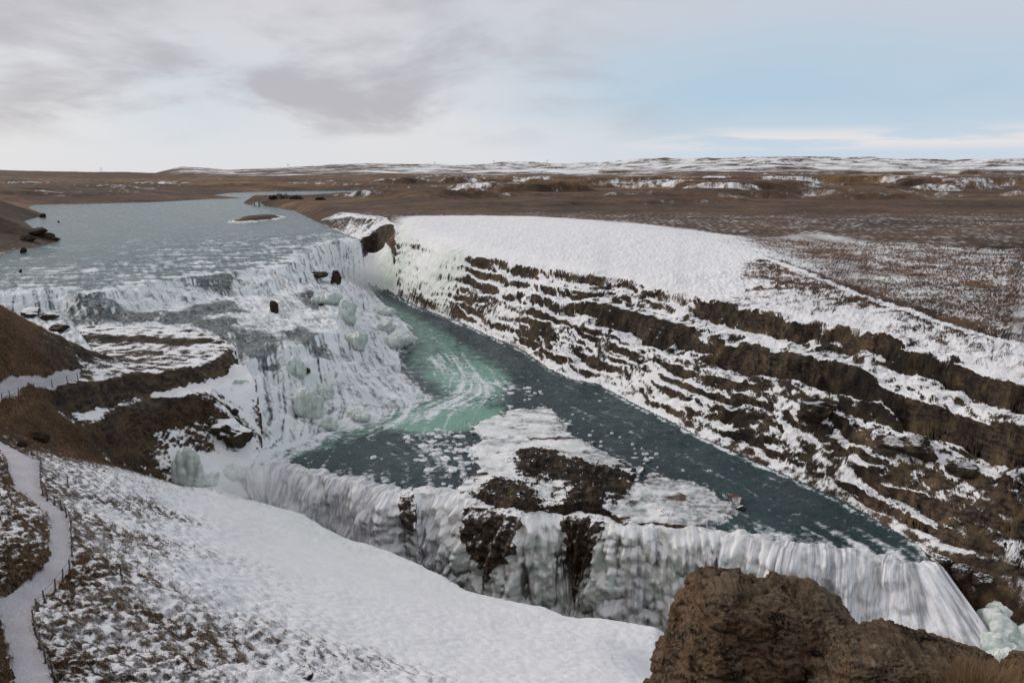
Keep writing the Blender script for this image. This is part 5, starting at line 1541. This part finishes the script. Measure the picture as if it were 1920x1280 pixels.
shrub(528, 373, 40, 11, 1, 'largest dark bare shrub on the river point')
shrub(556, 374, 28, 9, 2, 'dark bare shrub right of the largest one')
shrub(512, 374, 18, 8, 3, 'small dark shrub at the left end of the river point')
shrub(601, 375, 22, 5, 4, 'low dark shrub standing apart towards the plateau')

M_STEEL = mat_plain('galvanised_steel', (.22, .22, .23), .5)


def pylon(px, py, h, label):
    a = px - 960.0; t = a / (F * CP + 320 * SP)
    yb = 4600.0
    x = t * yb; l = Vector((x, yb, ground(x, yb, 400) - 1))
    V = []; Q_ = []
    root = empty('power_pylon', l, label, 'pylon', 'power pylons on the skyline')

    def part(name, segs):
        V = []; Q_ = []
        for p0, p1, r_ in segs:
            v, q = tube([p0, p1], r_, 5); b = len(V); V += v; Q_ += [tuple(j + b for j in x_) for x_ in q]
        mesh_obj(name, V, Q_, M_STEEL, parent=root)
    part('leg', [((-4, 0, 0), (-3, 0, h), .45)]); part('leg', [((4, 0, 0), (3, 0, h), .45)])
    part('crossarm', [((-9, 0, h * .86), (9, 0, h * .86), .4)])
    part('brace', [((-3.9, 0, h * .3), (3.2, 0, h * .8), .25), ((3.9, 0, h * .3), (-3.2, 0, h * .8), .25)])


for i, (a, h, lb) in enumerate([(190, 26, 'leftmost pylon above the flat left horizon'), (541, 24, 'pylon above the left end of the snowy ridge'), (815, 22, 'pylon left of the pair on the snowy skyline'), (926, 30, 'tallest pylon in the middle of the snowy skyline'), (1026, 28, 'rightmost pylon on the snowy skyline')]):
    pylon(a, 300, h, lb)
print('things', round(time.time() - T0, 1))

# ------------------------------------------------------------------ sky and sun
world = bpy.data.worlds.new('World'); SC.world = world; world.use_nodes = True
wt = world.node_tree; wn = wt.nodes; wl = wt.links
for x_ in list(wn): wn.remove(x_)
SUN_EL, SUN_AZ = math.radians(24), math.radians(-62)     # the light comes from the left, behind thin cloud


class WT(NT):
    def __init__(s): s.t = wt; s.n = wn; s.l = wl

    def pos(s):
        if not hasattr(s, '_p'): s._p = s.new('ShaderNodeTexCoord').outputs['Generated']
        return s._p


w = WT()
skyn = w.new('ShaderNodeTexSky', sky_type='NISHITA')
skyn.sun_disc = False; skyn.sun_elevation = SUN_EL; skyn.sun_rotation = SUN_AZ
skyn.air_density = 1.0; skyn.dust_density = 1.5; skyn.ozone_density = 1.5
sep = w.new('ShaderNodeSeparateXYZ'); w.l.new(w.pos(), sep.inputs[0])
dx, dy, dz = sep.outputs
up = w.math('MAXIMUM', dz, 0.0)
az = w.math('DIVIDE', dx, w.math('MAXIMUM', w.math('ABSOLUTE', dy), .05))       # -.6 left .. .6 right of the view
K = 10.0     # colours below are final radiance; the background runs at strength 0.1


def col(r, g, b): return tuple(((c / 255 + .055) / 1.055) ** 2.4 * K for c in (r, g, b))


side = w.rng(az, -.35, .45)
low = w.mix(side, col(222, 225, 231), col(203, 219, 234))
midc = w.mix(side, col(208, 217, 225), col(173, 203, 226))
top = w.mix(side, col(207, 206, 212), col(199, 209, 221))
g1 = w.mix(w.rng(up, .0, .085), low, midc)
g2 = w.mix(w.rng(up, .07, .19), g1, top)
# flat cloud sheet seen in perspective
cm = w.new('ShaderNodeCombineXYZ')
inv = w.math('DIVIDE', 1.0, w.math('ADD', up, .30))
w.put(cm.inputs[0], w.math('MULTIPLY', dx, inv)); w.put(cm.inputs[1], w.math('MULTIPLY', dy, inv)); cm.inputs[2].default_value = 37.07
n1 = w.noise(1.9, 7, .56, cm.outputs[0], .35)
n2_ = w.noise(.8, 5, .5, cm.outputs[0], .2)
left = w.rng(az, .28, -.15)
white = w.math('MULTIPLY', w.rng(n2_, .36, .62), w.math('ADD', w.math('MULTIPLY', left, .75), .25))
g3 = w.mix(white, g2, w.mix(w.rng(up, 0, .2), col(226, 227, 231), col(216, 214, 218)))
grey = w.math('MULTIPLY', w.math('MULTIPLY', w.rng(n1, .45, .66), w.rng(up, .02, .06)), w.math('MULTIPLY', w.rng(up, .30, .17, .35, 1.0), w.math('ADD', w.math('MULTIPLY', left, .85), .06)))
band = w.math('MULTIPLY', w.math('MULTIPLY', w.rng(up, .018, .030), w.rng(up, .052, .036)), w.math('MULTIPLY', w.rng(az, .05, .25), w.rng(w.noise(5.5, 4, .55, w.scaled((1, 1, 9))), .36, .52)))
g3 = w.mix(w.math('MULTIPLY', band, .8), g3, col(238, 233, 233))
g4 = w.mix(grey, g3, col(182, 180, 188))
sky_mix = w.mix(.93, skyn.outputs[0], g4)
below = w.mix(w.rng(dz, -.02, -.25), sky_mix, col(120, 112, 108))
bg = w.new('ShaderNodeBackground'); bg.inputs['Strength'].default_value = 0.1
w.l.new(below, bg.inputs['Color'])
wo = w.new('ShaderNodeOutputWorld'); w.l.new(bg.outputs[0], wo.inputs[0])
sd = bpy.data.lights.new('sun', 'SUN'); sd.energy = 1.6; sd.angle = math.radians(25); sd.color = (1, .95, .90)
so = bpy.data.objects.new('sun', sd); COL.objects.link(so)
so.rotation_euler = (math.pi / 2 - SUN_EL, 0, -SUN_AZ + math.pi)
so.rotation_euler = Vector((-math.sin(SUN_AZ) * math.cos(SUN_EL), -math.cos(SUN_AZ) * math.cos(SUN_EL), -math.sin(SUN_EL))).to_track_quat('-Z', 'Y').to_euler()
SC.view_settings.view_transform = 'Standard'; SC.view_settings.look = 'None'; SC.view_settings.exposure = 0
SC.render.engine = 'CYCLES'
SC.cycles.max_bounces = 4
SC.cycles.volume_bounces = 1
print('done', round(time.time() - T0, 1))
